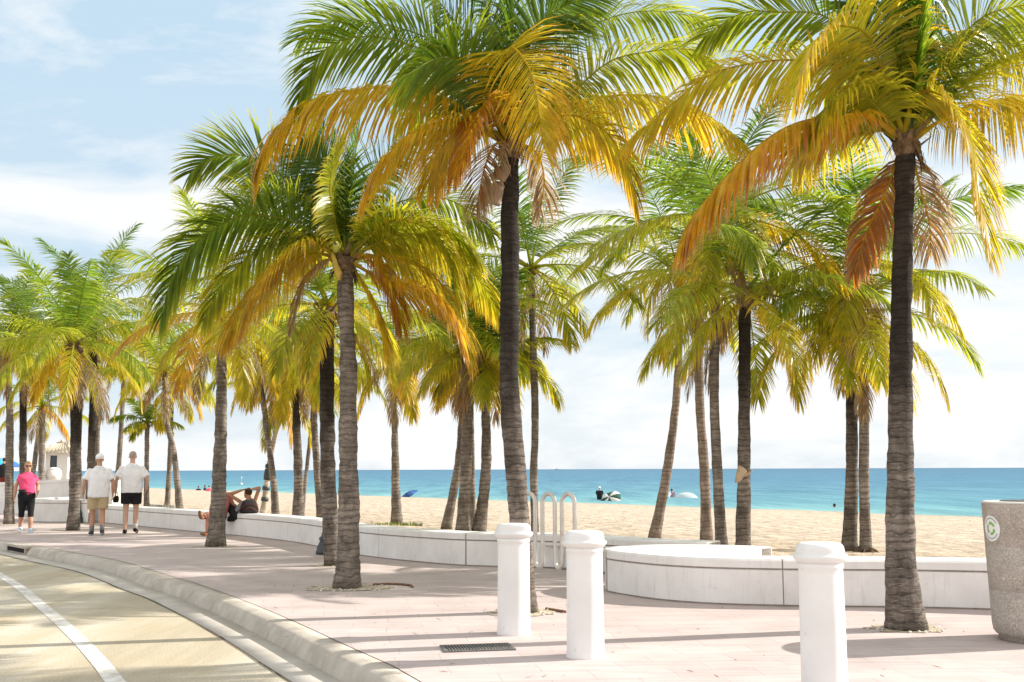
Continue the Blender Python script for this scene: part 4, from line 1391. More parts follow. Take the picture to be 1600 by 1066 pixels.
# hut -------------------------------------------------------------------
def hut():
    Y = 42.0
    c = A(92, 800, Y); k = F / Y
    w = 34 / k; z_eave = A(92, 708, Y).z; z_base = A(92, 760, Y).z - .8
    root = empty('beach_hut', V((c.x, Y, max(0.1, z_base))))
    tag(root, 'small white beach hut with a dark window and pale metal hip roof', 'hut')
    zb = 0.1 - max(0.1, z_base)
    H = z_eave - max(0.1, z_base)
    mb = MB()
    hwid = w / 2
    # walls with a window opening on the front
    wx0, wx1 = -.30 * w, .02 * w
    wz0, wz1 = H - 25 / k, H - 4 / k
    fy = -hwid
    def q(x0, x1, z0, z1): mb.box(((x0 + x1) / 2, fy + .06, (z0 + z1) / 2), (x1 - x0, .12, z1 - z0))
    q(-hwid, wx0, zb, H); q(wx1, hwid, zb, H); q(wx0, wx1, zb, wz0); q(wx0, wx1, wz1, H)
    for sx in (-1, 1): mb.box((sx * (hwid - .06), .06, (zb + H) / 2), (.12, w - .12, H - zb))
    mb.box((0, hwid - .062, (zb + H) / 2), (w - .24, .12, H - zb))
    mb.build('wall', MAT['bollard'], root, smooth=False)
    mb = MB(); mb.box(((wx0 + wx1) / 2, fy + .07, (wz0 + wz1) / 2), (wx1 - wx0 + .02, .03, wz1 - wz0 + .02))
    mb.build('window', M('hut_glass', (.04, .055, .08), .15, .5), root, smooth=False)
    mb = MB(); e = hwid + .28; ht = 16 / k * 1.0
    vs = [(-e, -e, H), (e, -e, H), (e, e, H), (-e, e, H), (-.12, 0, H + ht), (.12, 0, H + ht)]
    mb.add(vs, [(0, 1, 5, 4), (2, 3, 4, 5), (1, 2, 5), (3, 0, 4), (3, 2, 1, 0)])
    rf = mb.build('roof', noisy('pale_metal_roof', (.52, .44, .34), (.64, .57, .47), 3, .5, .4), root, smooth=False)
    rb = MB()
    for i in range(9):
        u = -1 + 2 * (i + .5) / 9
        x0 = u * e; x1 = max(-.12, min(.12, u * .14))
        rb.tube([V((x0, -e, H + .015)), V((x1, 0, H + ht + .012))], .018, 5)
    for (x, y) in ((-e, -e), (e, -e), (e, e), (-e, e)):
        rb.tube([V((x, y, H + .015)), V((math.copysign(.12, x), 0, H + ht + .015))], .03, 5)
    rb.ball((0, 0, H + ht + .06), .07)
    rb.build('roof_ribs', rf.data.materials[0], rf)
    # white round drum before the hut
    dpos = A(83, 752, 38.6)
    rd = empty('concrete_drum', V((dpos.x, 38.6, 0.1)))
    tag(rd, 'white round drum standing on the ramp below the hut window', 'drum')
    rad = 11.5 / (F / 38.6); zt = A(83, 735, 38.6).z
    mb = MB(); mb.lathe([(rad * .95, 0), (rad * .95, zt - .35), (rad * 1.05, zt - .33), (rad * 1.05, zt - .22), (rad, zt - .2), (rad, zt - .12), (rad * .9, zt - .1)], n=28)
    mb.build('body', MAT['white'], rd)
    mb = MB(); mb.lathe([(rad * .9, zt - .1), (rad * .7, zt - .03), (rad * .3, zt), (.01, zt + .01)], n=28)
    mb.build('lid', MAT['white'], rd)


hut()


def slat_panel():
    a = A(233, 800, 30.6); b = A(273, 800, 29.6)
    c = (a + b) / 2
    z0 = sand_z(c.dot(ND))
    zt = A(254, 789, 30.1).z
    d = (b - a); d.z = 0; L = d.length; ang = math.atan2(d.y, d.x)
    root = empty('slatted_barrier', V((c.x, c.y, z0)), ang)
    tag(root, 'low grey barrier of upright wood slats just above the sea wall', 'barrier')
    wood = noisy('weathered_wood', (.26, .24, .21), (.42, .40, .36), 5, .85, .2, .3)
    n_ = 9; H = zt - z0
    for k in range(n_):
        mb = MB(); mb.box((-L / 2 + L * (k + .5) / n_, 0, H / 2 - .12), (L / n_ * .8, .03, H + .24))
        mb.build('slat', wood, root, smooth=False)
    mb = MB(); mb.box((0, .035, H - .16), (L, .035, .07)); mb.build('rail', wood, root, smooth=False)


slat_panel()

# ------------------------------------------------------------------ people
SKIN = {
    'tan': noisy('skin_tan', (.44, .235, .15), (.52, .29, .19), 6, .55, .35, 0),
    'pale': noisy('skin_pale', (.52, .31, .225), (.60, .38, .28), 6, .55, .35, 0),
    'red': noisy('skin_sunburnt', (.46, .17, .11), (.52, .23, .15), 6, .5, .35, 0),
    'brown': noisy('skin_brown', (.33, .15, .085), (.40, .20, .12), 6, .5, .35, 0),
}
CL = {}


def cloth(name, c, rough=.85):
    if name not in CL:
        CL[name] = noisy('cloth_' + name, tuple(x * .93 for x in c), tuple(min(.9, x * 1.05) for x in c), 9, rough, .15, .35, 14, .02)
    return CL[name]


def remesh(o, vox, smooth=4):
    m = o.modifiers.new('remesh', 'REMESH'); m.mode = 'VOXEL'; m.voxel_size = vox; m.use_smooth_shade = True
    s = o.modifiers.new('smooth', 'SMOOTH'); s.iterations = smooth; s.factor = .5


def limb(mb, ps, rs, n=12, ell=None):
    mb.tube(catmull(ps, 3 * (len(ps) - 1) + 1) if len(ps) > 2 else ps, interp(rs, 3 * (len(ps) - 1) + 1) if len(ps) > 2 else rs, n, ell=ell)
    for p, r in zip(ps, rs): mb.ball(p, r, nu=10, nv=7)


def interp(rs, n):
    out = []
    for i in range(n):
        x = i / (n - 1) * (len(rs) - 1); k = min(len(rs) - 2, int(x)); out.append(rs[k] + (rs[k + 1] - rs[k]) * (x - k))
    return out


def loft(mb, rings, n=20):
    """rings: (centre, ax(lateral vec), ay(depth vec))"""
    vs = []; fs = []
    for c, ax, ay in rings:
        for k in range(n):
            a = 2 * math.pi * k / n
            ca, sa = math.cos(a), math.sin(a)
            e = 0.8
            x = math.copysign(abs(ca) ** e, ca); y = math.copysign(abs(sa) ** e, sa)
            vs.append(V(c) + V(ax) * x + V(ay) * y)
    for i in range(len(rings) - 1):
        for k in range(n):
            k2 = (k + 1) % n
            fs.append((i * n + k, i * n + k2, (i + 1) * n + k2, (i + 1) * n + k))
    fs.append(tuple(reversed(range(n)))); fs.append(tuple((len(rings) - 1) * n + k for k in range(n)))
    mb.add(vs, fs)


def hand(mb, w, el, side, palm_dir=None, curl=.5):
    """hand that continues the forearm el->w, with five separate fingers"""
    d = (w - el).normalized()
    up = V((0, 1, 0)) if palm_dir is None else V(palm_dir)     # the direction the thumb points to
    s = (up - d * up.dot(d)).normalized()
    nrm = d.cross(s)
    if nrm.x * side > 0: nrm = -nrm       # palm faces the body
    c = w + d * .045
    m = Matrix((s, nrm, d)).transposed()
    mb.ball(c, (.040, .016, .050), m=m, nu=10, nv=7)
    for k, (o, L) in enumerate(((.030, .070), (.011, .080), (-.010, .074), (-.030, .058))):
        p0 = c + s * o + d * .040
        p1 = p0 + (d * math.cos(curl * .5) + nrm * math.sin(curl * .5) + s * o * 1.5).normalized() * L * .5
        p2 = p1 + (d * math.cos(curl * 1.5) + nrm * math.sin(curl * 1.5)).normalized() * L * .5
        mb.tube([p0 - d * .02, p0, p1, p2], [.0085, .0085, .0078, .0065], 7)
        mb.ball(p2, .0065, nu=6, nv=5)
    t0 = c + s * .030 - d * .015; t1 = t0 + (s * .8 + d * .6 + nrm * .3).normalized() * .038; t2 = t1 + (s * .25 + d * .9 + nrm * .4).normalized() * .03
    mb.tube([t0, t1, t2], [.012, .010, .0075], 7); mb.ball(t2, .0075, nu=6, nv=5)


def head_mesh(mb, c, m, s=1.0):
    """c centre, m orientation (x right, y forward, z up)"""
    P = lambda x, y, z: V(c) + m @ V((x * s, y * s, z * s))
    sc_ = lambda r: tuple(q * s for q in r)
    mb.ball(P(0, -.008, .025), sc_((.076, .095, .093)), m=m, nu=18, nv=12)
    mb.ball(P(0, .018, -.035), sc_((.060, .070, .078)), m=m, nu=16, nv=10)
    mb.ball(P(0, .05, -.085), sc_((.032, .032, .026)), m=m)
    mb.ball(P(0, .092, -.015), sc_((.013, .018, .024)), m=m, nu=8, nv=6)     # nose
    mb.ball(P(0, .083, -.058), sc_((.024, .012, .010)), m=m, nu=8, nv=6)     # mouth
    for x in (-1, 1):
        mb.ball(P(x * .078, -.01, -.005), sc_((.012, .020, .034)), m=m, nu=8, nv=6)  # ears
        mb.ball(P(x * .03, .075, .028), sc_((.022, .014, .010)), m=m, nu=8, nv=6)    # brow


def person(label, loc, rz, J, skin, outfit, vox=.009, scale=1.0, group=None):
    """J: joints in local coordinates (x right, y forward, z up)"""
    root = empty('person', loc, rz); root.scale = (scale,) * 3
    tag(root, label, 'person', group)
    J = {k: V(v) for k, v in J.items()}
    bw = outfit.get('bulk', 1.0)
    mb = MB()
    pel, ch, nk, hd = J['pelvis'], J['chest'], J['neck'], J['head']
    sp = (nk - pel).normalized()
    lat = (J['shR'] - J['shL']).normalized(); dep = sp.cross(lat).normalized() * -1
    fw = lat.cross(sp).normalized() * 1.0
    # torso (x lateral)
    loft(mb, [(pel - sp * .08, lat * .12 * bw, fw * .09 * bw), (pel, lat * .165 * bw, fw * .115 * bw), (pel.lerp(ch, .45), lat * .15 * bw, fw * .115 * bw), (ch, lat * .165 * bw, fw * .115 * bw),
              (ch.lerp(nk, .6), lat * .16, fw * .095), (nk, lat * .06, fw * .06)])
    hm = J.get('headm')
    if hm is None:
        hf = V(outfit.get('look', (0, 1, 0))).normalized()
        hu = V(outfit.get('hup', (0, 0, 1)))
        hr = hf.cross(hu).normalized(); hu = hr.cross(hf)
        hm = Matrix((hr, hf, hu)).transposed()
    limb(mb, [nk - sp * .03, nk.lerp(hd, .5), hd], [.062, .055, .055])
    head_mesh(mb, hd, hm, outfit.get('hs', 1.0))
    for S_, sd in (('L', -1), ('R', 1)):
        sh, el, w = J['sh' + S_], J['el' + S_], J['wr' + S_]
        limb(mb, [sh, sh.lerp(el, .5), el, el.lerp(w, .4), w], [.047 * bw, .046 * bw, .040, .039, .027])
        hand(mb, w, el, sd, J.get('thumb' + S_), outfit.get('curl' + S_, .55))
        hp, kn, an = J['hip' + S_], J['kn' + S_], J['an' + S_]
        limb(mb, [hp, hp.lerp(kn, .5), kn, kn.lerp(an, .35), an], [.088, .078, .056, .058, .038])
        toe = J.get('toe' + S_, an + V((sd * .03, .17, -.055)))
        heel = an + (an - toe).normalized() * .05 + V((0, 0, -.05)) if False else an + V((0, -.03, -.045))
        limb(mb, [heel, an.lerp(toe, .5) - Z * .01, toe], [.034, .036, .024])
    body = mb.build('body', SKIN[skin], root); remesh(body, vox)
    # eyes
    for x in (-1, 1):
        e = MB(); e.ball(V(hd) + hm @ V((x * .03, .078, .012)), .009, nu=8, nv=6)
        e.build('eye', M('eye_dark', (.03, .025, .02), .2), body)
    # hair
    if 'hair' in outfit:
        h = MB(); hh = outfit.get('hair_h', 1.0)
        h.ball(V(hd) + hm @ V((0, -.022, .040)), (.081, .093, .088), m=hm, nu=20, nv=12)
        if outfit.get('hair_low'): h.ball(V(hd) + hm @ V((0, -.055, -.01)), (.074, .055, .075), m=hm, nu=16, nv=10)
        o = h.build('hair', cloth(*outfit['hair']), root)
    if 'cap' in outfit:
        h = MB(); c0 = V(hd) + hm @ V((0, -.006, .055))
        vs = []; n_ = 24
        h.ball(c0, (.088, .104, .082), m=hm, nu=24, nv=14)
        br = MB()
        pts = [V(hd) + hm @ V((x, .085 + .075 * math.cos(x / .075 * 1.3), .048 - .1 * x * x / .08)) for x in [-.07 + .14 * i / 8 for i in range(9)]]
        pts2 = [V(hd) + hm @ V((x, .06, .055)) for x in [-.075 + .15 * i / 8 for i in range(9)]]
        br.add(pts + pts2, [(i, i + 1, i + 10, i + 9) for i in range(8)])
        cp = h.build('cap', cloth(*outfit['cap']), root)
        b_ = br.build('brim', cloth(*outfit['cap']), cp)
        sm = b_.modifiers.new('s', 'SOLIDIFY'); sm.thickness = .006
    if 'glasses' in outfit:
        h = MB()
        for x in (-1, 1): h.ball(V(hd) + hm @ V((x * .034, .092, .012)), (.028, .010, .020), m=hm, nu=12, nv=8)
        h.tube([V(hd) + hm @ V(q) for q in ((-.08, 0, .015), (-.074, .06, .017), (-.04, .094, .018), (.04, .094, .018), (.074, .06, .017), (.08, 0, .015))], .005, 6)
        h.build('sunglasses', M('black_plastic', (.012, .012, .012), .2, .5), root)
    if 'shirt' in outfit:
        h = MB(); k = outfit.get('shirt_bulk', 1.0); drop = outfit.get('shirt_drop', .09)
        loft(h, [(pel - sp * drop, lat * .195 * k, fw * .15 * k), (pel + sp * .06, lat * .20 * k, fw * .158 * k), (pel.lerp(ch, .5), lat * .195 * k, fw * .155 * k), (ch, lat * .205 * k, fw * .145 * k),
                 (ch.lerp(nk, .45), lat * .192 * k, fw * .118), (ch.lerp(nk, .76), lat * .15, fw * .09), (ch.lerp(nk, .9), lat * .105, fw * .078), (nk + sp * .012, lat * .072, fw * .066)], 28)
        sl = outfit.get('sleeve', .74)
        if sl > 0:
            for S_ in 'LR':
                sh, el = J['sh' + S_], J['el' + S_]
                a = sh + (nk - sh) * .25
                e_ = sh.lerp(el, sl)
                h.tube([a, sh - sp * .012, sh.lerp(e_, .5), e_], [.05, .070, .071 * k, .080 * k], 14); h.ball(sh - sp * .004, .072)
        o = h.build('shirt', cloth(*outfit['shirt']), root); remesh(o, .013, 3)
        tx = bpy.data.textures.get('wrinkle') or bpy.data.textures.new('wrinkle', 'CLOUDS'); tx.noise_scale = .13; tx.noise_depth = 2
        d = o.modifiers.new('d', 'DISPLACE'); d.texture = tx; d.strength = .035; d.mid_level = .5
    if 'shorts' in outfit:
        h = MB(); k = outfit.get('shorts_bulk', 1.0); sl = outfit.get('shorts_len', .78)
        loft(h, [(pel - sp * .17, lat * .165 * k, fw * .12 * k), (pel - sp * .08, lat * .185 * k, fw * .145 * k), (pel, lat * .18 * k, fw * .14 * k), (pel + sp * .08, lat * .17 * k, fw * .13 * k)], 24)
        for S_ in 'LR':
            hp, kn = J['hip' + S_], J['kn' + S_]
            e_ = hp.lerp(kn, sl) if sl <= 1 else kn.lerp(J['an' + S_], sl - 1)
            ra = outfit.get('short_r', (.115, .105))
            if sl <= 1: h.tube([hp, hp.lerp(e_, .5), e_], [ra[0] * k, (ra[0] + ra[1]) / 2 * k, ra[1] * k], 16)
            else: h.tube([hp, hp.lerp(kn, .5), kn, e_], [.102 * k, .09 * k, .068 * k, .066 * k], 16)
            h.ball(hp, .11 * k)
        o = h.build(outfit.get('shorts_name', 'shorts'), cloth(*outfit['shorts']), root); remesh(o, .012, 3)
    if 'shoes' in outfit:
        for S_, sd in (('L', -1), ('R', 1)):
            an = J['an' + S_]; toe = J.get('toe' + S_, an + V((sd * .03, .17, -.055)))
            h = MB(); f_ = (toe - an); f_.z = 0; f_.normalize()
            lo = outfit.get('shoe_h', .0)
            zf = -.075
            limb(h, [an - f_ * .035 + Z * (zf + .045), an + f_ * .05 + Z * (zf + .045), toe + Z * .012], [.043, .043, .036])
            limb(h, [an - f_ * .01 + Z * (-.03), an + Z * (-.005)], [.047, .047])
            o = h.build('shoe', cloth(*outfit['shoes']), root); remesh(o, .009, 3)
            if 'sole' in outfit:
                z = MB(); 
                loft(z, [(an - f_ * .075 + Z * (zf + .006), f_.cross(Z) * .03, Z * .013), (an + Z * (zf + .006), f_.cross(Z) * .042, Z * .013), (an + f_ * .12 + Z * (zf + .006), f_.cross(Z) * .043, Z * .013), (an + f_ * .205 + Z * (zf + .006), f_.cross(Z) * .025, Z * .012)], 10)
                z.build('sole', cloth(*outfit['sole']), o)
    if 'socks' in outfit:
        for S_ in outfit.get('sock_sides', 'LR'):
            an, kn = J['an' + S_], J['kn' + S_]
            h = MB(); h.tube([an - Z * .02, an.lerp(kn, .15), an.lerp(kn, .28)], [.047, .047, .055], 12)
            h.build('sock', cloth(*outfit['socks']), root)
    return root


def stand(H=1.75, stride=.0, arm=.06, width=1.0, lift=None):
    k = H / 1.75
    J = dict(pelvis=(0, 0, .95), chest=(0, .0, 1.24), neck=(0, -.005, 1.475), head=(0, .03, 1.625),
             shL=(-.18 * width, 0, 1.372), shR=(.18 * width, 0, 1.372), elL=(-.20 * width - arm, -.03, 1.13), elR=(.20 * width + arm, -.03, 1.13),
             wrL=(-.21 * width - arm, .04, .885), wrR=(.21 * width + arm, .04, .885), hipL=(-.095, 0, .90), hipR=(.095, 0, .90),
             knL=(-.10, .03 + stride * .5, .50), knR=(.10, .03 - stride * .3, .50), anL=(-.10, stride, .085), anR=(.10, -stride, .085 + (.03 if stride else 0)))
    J['toeL'] = (-.125, stride + .17, .03); J['toeR'] = (.125, -stride + .165, .03)
    return {a: tuple(q * k for q in b) for a, b in J.items()}


def facing(p, turn=0.0):
    """rotation so that local +y points away from the viewer at p, plus turn"""
    return -math.atan2(p.x, p.y) + turn


WHITE = ('white_cotton', (.80, .79, .80)); 
pm = G(151, 837)
J = stand(1.77, .10, .075, 1.08)
person('man walking away in a white cap, white t-shirt and khaki shorts', pm, facing(pm, .05), J, 'tan',
       dict(shirt=WHITE, shirt_bulk=1.14, shirt_drop=.13, shorts=('khaki', (.46, .36, .22)), shorts_bulk=1.1, shorts_len=.82, shoes=('dark_grey_shoe', (.05, .055, .065)), socks=('grey_sock', (.2, .2, .2)), cap=('cap_white', (.82, .82, .82)), bulk=1.1, sole=('sole_grey', (.3, .3, .3))), vox=.008)
pm = G(203, 835)
J = stand(1.84, -.06, .085, 1.12)
J['elR'] = (.335, -.06, 1.20); J['wrR'] = (.30, .10, .99)
J['head'] = (.0, .03, 1.71)
person('bald man walking away in a white t-shirt and black shorts, holding a dark bag', pm, facing(pm, -.05), J, 'pale',
       dict(shirt=WHITE, shirt_bulk=1.17, shirt_drop=.08, shorts=('black_cloth', (.018, .018, .02)), shorts_bulk=1.12, shorts_len=.66, shoes=('black_shoe', (.02, .018, .018)), socks=('pale_sock', (.55, .53, .5)), sock_sides='R', hair=('grey_stubble', (.36, .28, .23)), bulk=1.1), vox=.008)
# bag in his left hand
mp = Matrix.Translation(pm) @ Matrix.Rotation(facing(pm, -.05), 4, 'Z')
bl = mp @ V((-.325, .06, .80))
rootb = empty('hand_bag', bl); tag(rootb, 'small black bag in the left hand of the bald man', 'bag')
mb = MB(); loft(mb, [(V((0, 0, -.10)), V((.055, 0, 0)), V((0, .04, 0))), (V((0, 0, -.03)), V((.065, 0, 0)), V((0, .05, 0))), (V((.01, 0, .03)), V((.05, 0, 0)), V((0, .035, 0))), (V((.01, 0, .05)), V((.02, 0, 0)), V((0, .02, 0)))])
mb.build('pouch', cloth('black_cloth', (.018, .018, .02)), rootb)
mb = MB(); mb.tube(catmull([V((-.03, 0, .03)), V((-.02, 0, .10)), V((.01, 0, .125)), V((.04, 0, .09)), V((.04, 0, .03))], 14), .008, 6)
mb.build('strap', cloth('black_cloth', (.018, .018, .02)), rootb)
# woman in pink walking to the viewer
pw = G(39, 832)
J = stand(1.62, .12, .04, .86)
J['elL'] = (-.235, -.05, 1.07); J['wrL'] = (-.215, .10, .90)
J['elR'] = (.235, -.04, 1.06); J['wrR'] = (.26, .03, .82)
person('woman in sunglasses walking closer in a bright pink top and black cropped leggings', pw, facing(pw, math.pi + .12), J, 'tan',
       dict(shirt=('hot_pink', (.80, .09, .21)), shirt_bulk=.87, shirt_drop=.10, shorts=('black_cloth', (.018, .018, .02)), shorts_name='leggings', shorts_bulk=.99, shorts_len=1.3, shoes=('pale_blue_shoe', (.50, .58, .66)), sole=('sole_white', (.75, .75, .75)), hair=('blond_hair', (.42, .29, .15)), hair_low=True, glasses=1, bulk=.88, sleeve=.5), vox=.008)
mpw = Matrix.Translation(pw) @ Matrix.Rotation(facing(pw, math.pi + .12), 4, 'Z')
wb = mpw @ V((0, 0, .90))
rb_ = empty('waist_pack', wb, facing(pw, math.pi + .12)); tag(rb_, 'black waist pack slung round the woman in pink', 'waist pack')
mb = MB()
mb.tube([V((.182 * math.cos(a), .146 * math.sin(a), .02 + .045 * math.cos(a))) for a in [2 * math.pi * i / 32 for i in range(33)]], .018, 8, ell=.5, cap=False)
mb.build('strap', cloth('black_cloth', (.018, .018, .02)), rb_)
mb = MB(); loft(mb, [(V((.11, .125, -.03)), V((.05, -.02, 0)), V((.02, .035, 0))), (V((.11, .13, .03)), V((.07, -.03, 0)), V((.022, .045, 0))), (V((.11, .125, .08)), V((.06, -.025, 0)), V((.015, .03, 0)))])
mb.build('pouch', cloth('black_cloth', (.018, .018, .02)), rb_)

# two people resting on the wall
def wl(px, py, Y): return A(px, py, Y)
Yr = G(372, 838).y + .30
o0 = V((A(372, 812, Yr).x, Yr, 0))
def loc_(px, py, dy=0): 
    q = A(px, py, Yr + dy) - o0; return (q.x, q.y, q.z)
J = dict(pelvis=loc_(372, 803, .02), chest=loc_(383, 791, 0), neck=loc_(390, 781, -.02), head=loc_(387, 771, .02),
         shL=loc_(377, 785, -.02), shR=loc_(398, 783, .06), elL=loc_(358, 773, -.05), elR=loc_(405, 763, .10), wrL=loc_(378, 766, -.02), wrR=loc_(395, 764, .02),
         hipL=loc_(369, 806, -.08), hipR=loc_(374, 805, .12), knL=loc_(356, 787, .25), knR=loc_(362, 790, .50), anL=loc_(352, 807, .45), anR=loc_(358, 808, .70),
         toeL=loc_(346, 811, .55), toeR=loc_(352, 811, .8))
J['chest'] = tuple(V(J['pelvis']).lerp(V(J['neck']), .55))
rA = person('man reclining on the sea wall with both hands clasped behind his head, grey tank top', o0, 0, J, 'brown',
       dict(shirt=('grey_tank', (.20, .19, .20)), shirt_bulk=.82, sleeve=0, shirt_drop=.02, shorts=('black_cloth', (.018, .018, .02)), shorts_bulk=.85, shorts_len=.85, hair=('dark_hair', (.05, .025, .018)), look=(-.6, .75, .15), hup=(.1, .1, 1), bulk=.88, curlL=.3, curlR=.3), vox=.009)
o1 = V((A(345, 812, Yr).x, Yr, 0))
def loc2(px, py, dy=0):
    q = A(px, py, Yr + dy) - o1; return (q.x, q.y, q.z)
J = dict(pelvis=loc2(343, 805, -.05), chest=loc2(347, 787, 0), neck=loc2(350, 770, .02), head=loc2(346, 759, .02),
         shL=loc2(341, 774, -.15), shR=loc2(357, 774, .12), elL=loc2(352, 790, -.15), elR=loc2(364, 788, .12), wrL=loc2(343, 803, -.28), wrR=loc2(366, 803, .14),
         hipL=loc2(340, 806, -.14), hipR=loc2(342, 806, .04), knL=loc2(326, 808, -.46), knR=loc2(328, 803, -.30), anL=loc2(324, 832, -.50), anR=loc2(318, 806, -.55),
         toeL=loc2(315, 835, -.55), toeR=loc2(312, 801, -.57))
rB = person('sunburnt person in a pink top sitting cross-legged on the sea wall behind a palm trunk', o1, 0, J, 'red',
       dict(shirt=('salmon_pink', (.62, .22, .22)), shirt_bulk=.85, sleeve=.3, shirt_drop=.02, shorts=('dark_shorts', (.05, .035, .03)), shorts_bulk=.9, shorts_len=.7, hair=('brown_hair', (.13, .07, .045)), hair_low=True, look=(-.9, .4, .05), shoes=('brown_sandal', (.17, .09, .05))), vox=.009)
# backpack
bp = A(389, 812, Yr - .12); bp.z = WT
rt = empty('backpack', bp, .3); tag(rt, 'black backpack with dark red trim propped behind the reclining man', 'backpack')
bk = cloth('pack_black', (.03, .028, .03)); rd_ = cloth('pack_red', (.16, .03, .025))
mb = MB(); loft(mb, [(V((0, 0, 0)), V((.17, 0, 0)), V((0, .11, 0))), (V((0, 0, .03)), V((.20, 0, 0)), V((0, .13, 0))), (V((0, .01, .14)), V((.19, 0, 0)), V((0, .12, 0))), (V((0, .03, .25)), V((.15, 0, 0)), V((0, .09, 0))), (V((0, .04, .29)), V((.08, 0, 0)), V((0, .05, 0)))], 20)
mb.build('bag_body', bk, rt)
mb = MB(); loft(mb, [(V((.02, -.13, .02)), V((.12, 0, 0)), V((0, .04, 0))), (V((.02, -.14, .08)), V((.125, 0, 0)), V((0, .05, 0))), (V((.02, -.11, .16)), V((.10, 0, 0)), V((0, .035, 0)))])
pk = mb.build('pocket', bk, rt)
mb = MB(); mb.tube(catmull([V((-.11, -.16, .06)), V((0, -.195, .135)), V((.14, -.16, .06))], 12), .009, 6); mb.tube(catmull([V((-.19, -.05, .10)), V((-.05, -.12, .2)), V((.1, -.115, .19)), V((.195, -.05, .08))], 12), .010, 6)
mb.build('trim', rd_, rt)
mb = MB(); mb.tube(catmull([V((-.15, -.1, .10)), V((-.26, -.10, .03)), V((-.28, -.13, -.1))], 10), .012, 6)
mb.build('strap', bk, rt)

# ------------------------------------------------------------------ small things on the beach
def small_person(label, px, py, cloth_top, cloth_low, skin='tan', sit=False, hat=None, turn=0.0, wade=None):
    p = GS(px, py)
    if wade is not None:
        p = G(px, py, WATER); p.z = WATER - wade
    J = stand(1.72, .05 if not sit else 0, .05)
    if sit:
        J = dict(pelvis=(0, 0, .34), chest=(0, -.06, .62), neck=(0, -.08, .85), head=(0, -.05, 1.0), shL=(-.18, -.07, .80), shR=(.18, -.07, .80), elL=(-.24, .05, .58), elR=(.24, .05, .58), wrL=(-.2, .26, .48), wrR=(.2, .26, .48),
                 hipL=(-.09, .02, .32), hipR=(.09, .02, .32), knL=(-.12, .42, .42), knR=(.12, .42, .42), anL=(-.12, .55, .08), anR=(.12, .55, .08))
    of = dict(shirt=cloth_top, shorts=cloth_low, shorts_len=.7)
    if hat: of['cap'] = hat
    else: of['hair'] = ('dark_hair', (.05, .025, .018))
    return person(label, p, facing(p, turn), J, skin, of, vox=.022)


BLK = ('black_cloth', (.018, .018, .02))
small_person('tiny bather in black at the waterline, leftmost of a trio', 310, 768, BLK, BLK, 'brown', wade=1.15)
small_person('tiny bather in dark clothes stooping in the middle of the waterline trio', 320, 768, BLK, BLK, 'brown', turn=1.2, wade=1.05)
small_person('tiny bather in a red-pink top at the waterline beside the leaning palm trunk', 326.5, 771, ('beach_pink', (.75, .12, .18)), ('salmon_pink', (.62, .22, .22)), 'tan', wade=.95)
small_person('beachgoer in black with a white hat sitting beside the green and white parasol', 937, 785, BLK, BLK, 'tan', True, ('cap_white', (.82, .82, .82)))
small_person('pair member in white sitting on the sand behind the leaning palm', 1043, 786, WHITE, BLK, 'tan', True)
small_person('pair member with dark hair sitting near the pale beach tent', 1050, 786, ('beach_mauve', (.3, .2, .25)), BLK, 'brown', True)
small_person('person in dark clothes at the photo edge by the blue beach umbrella', 4, 776, BLK, ('pack_red', (.16, .03, .025)), 'tan')
small_person('tiny swimmer in the shallows, left of the touching palm pair', 1304, 793, BLK, BLK, 'brown', wade=1.5)


def parasol(label, px, py, tilt_az, tilt, rad, c1, c2, pole=1.1):
    p = GS(px, py)
    root = empty('beach_umbrella', p)
    tag(root, label, 'umbrella')
    m = Matrix.Rotation(tilt_az, 3, 'Z') @ Matrix.Rotation(tilt, 3, 'Y')
    top = V((0, 0, pole)) if tilt < .2 else m @ V((0, 0, pole))
    n = 8; a_ = MB(); b_ = MB()
    apex = m @ V((0, 0, pole))
    for k in range(n):
        t_ = a_ if k % 2 == 0 else b_
        rings = []
        for (r, z) in ((.02, 0), (.35, -.05), (.7, -.17), (1.0, -.36)):
            row = []
            for j in range(4):
                an = 2 * math.pi * (k + j / 3) / n
                rr = r * rad * (1 - .05 * math.sin(math.pi * j / 3) * r)
                row.append(apex + m @ V((rr * math.cos(an), rr * math.sin(an), z * rad)))
            rings += row
        t_.add(rings, [(i * 4 + j, i * 4 + j + 1, i * 4 + j + 5, i * 4 + j + 4) for i in range(3) for j in range(3)])
    o1_ = a_.build('canopy', cloth(*c1), root)
    o2_ = b_.build('canopy', cloth(*c2), root)
    for o in (o1_, o2_):
        s = o.modifiers.new('s', 'SOLIDIFY'); s.thickness = .01
    mb = MB(); mb.tube([V((0, 0, -.2)), apex + m @ V((0, 0, .08))], .018, 8); mb.build('pole', MAT['metal'], root)
    return root


DG = ('umbrella_green', (.03, .09, .06)); PW = ('umbrella_pale', (.62, .56, .52)); BL = ('umbrella_blue', (.05, .13, .32)); DB = ('umbrella_navy', (.03, .07, .18))
parasol('tilted green and pale beach umbrella on the sand by the water', 957, 786, R(-125), R(48), .80, DG, PW, .62)
parasol('low blue beach umbrella behind the lone straight palm', 640, 777, R(-160), R(30), .85, BL, DB, .45)
parasol('bright blue beach umbrella cut by the photo edge at left', -3, 774, 0, 0.05, 1.05, ('umbrella_sky', (.05, .35, .62)), BL, 1.75)


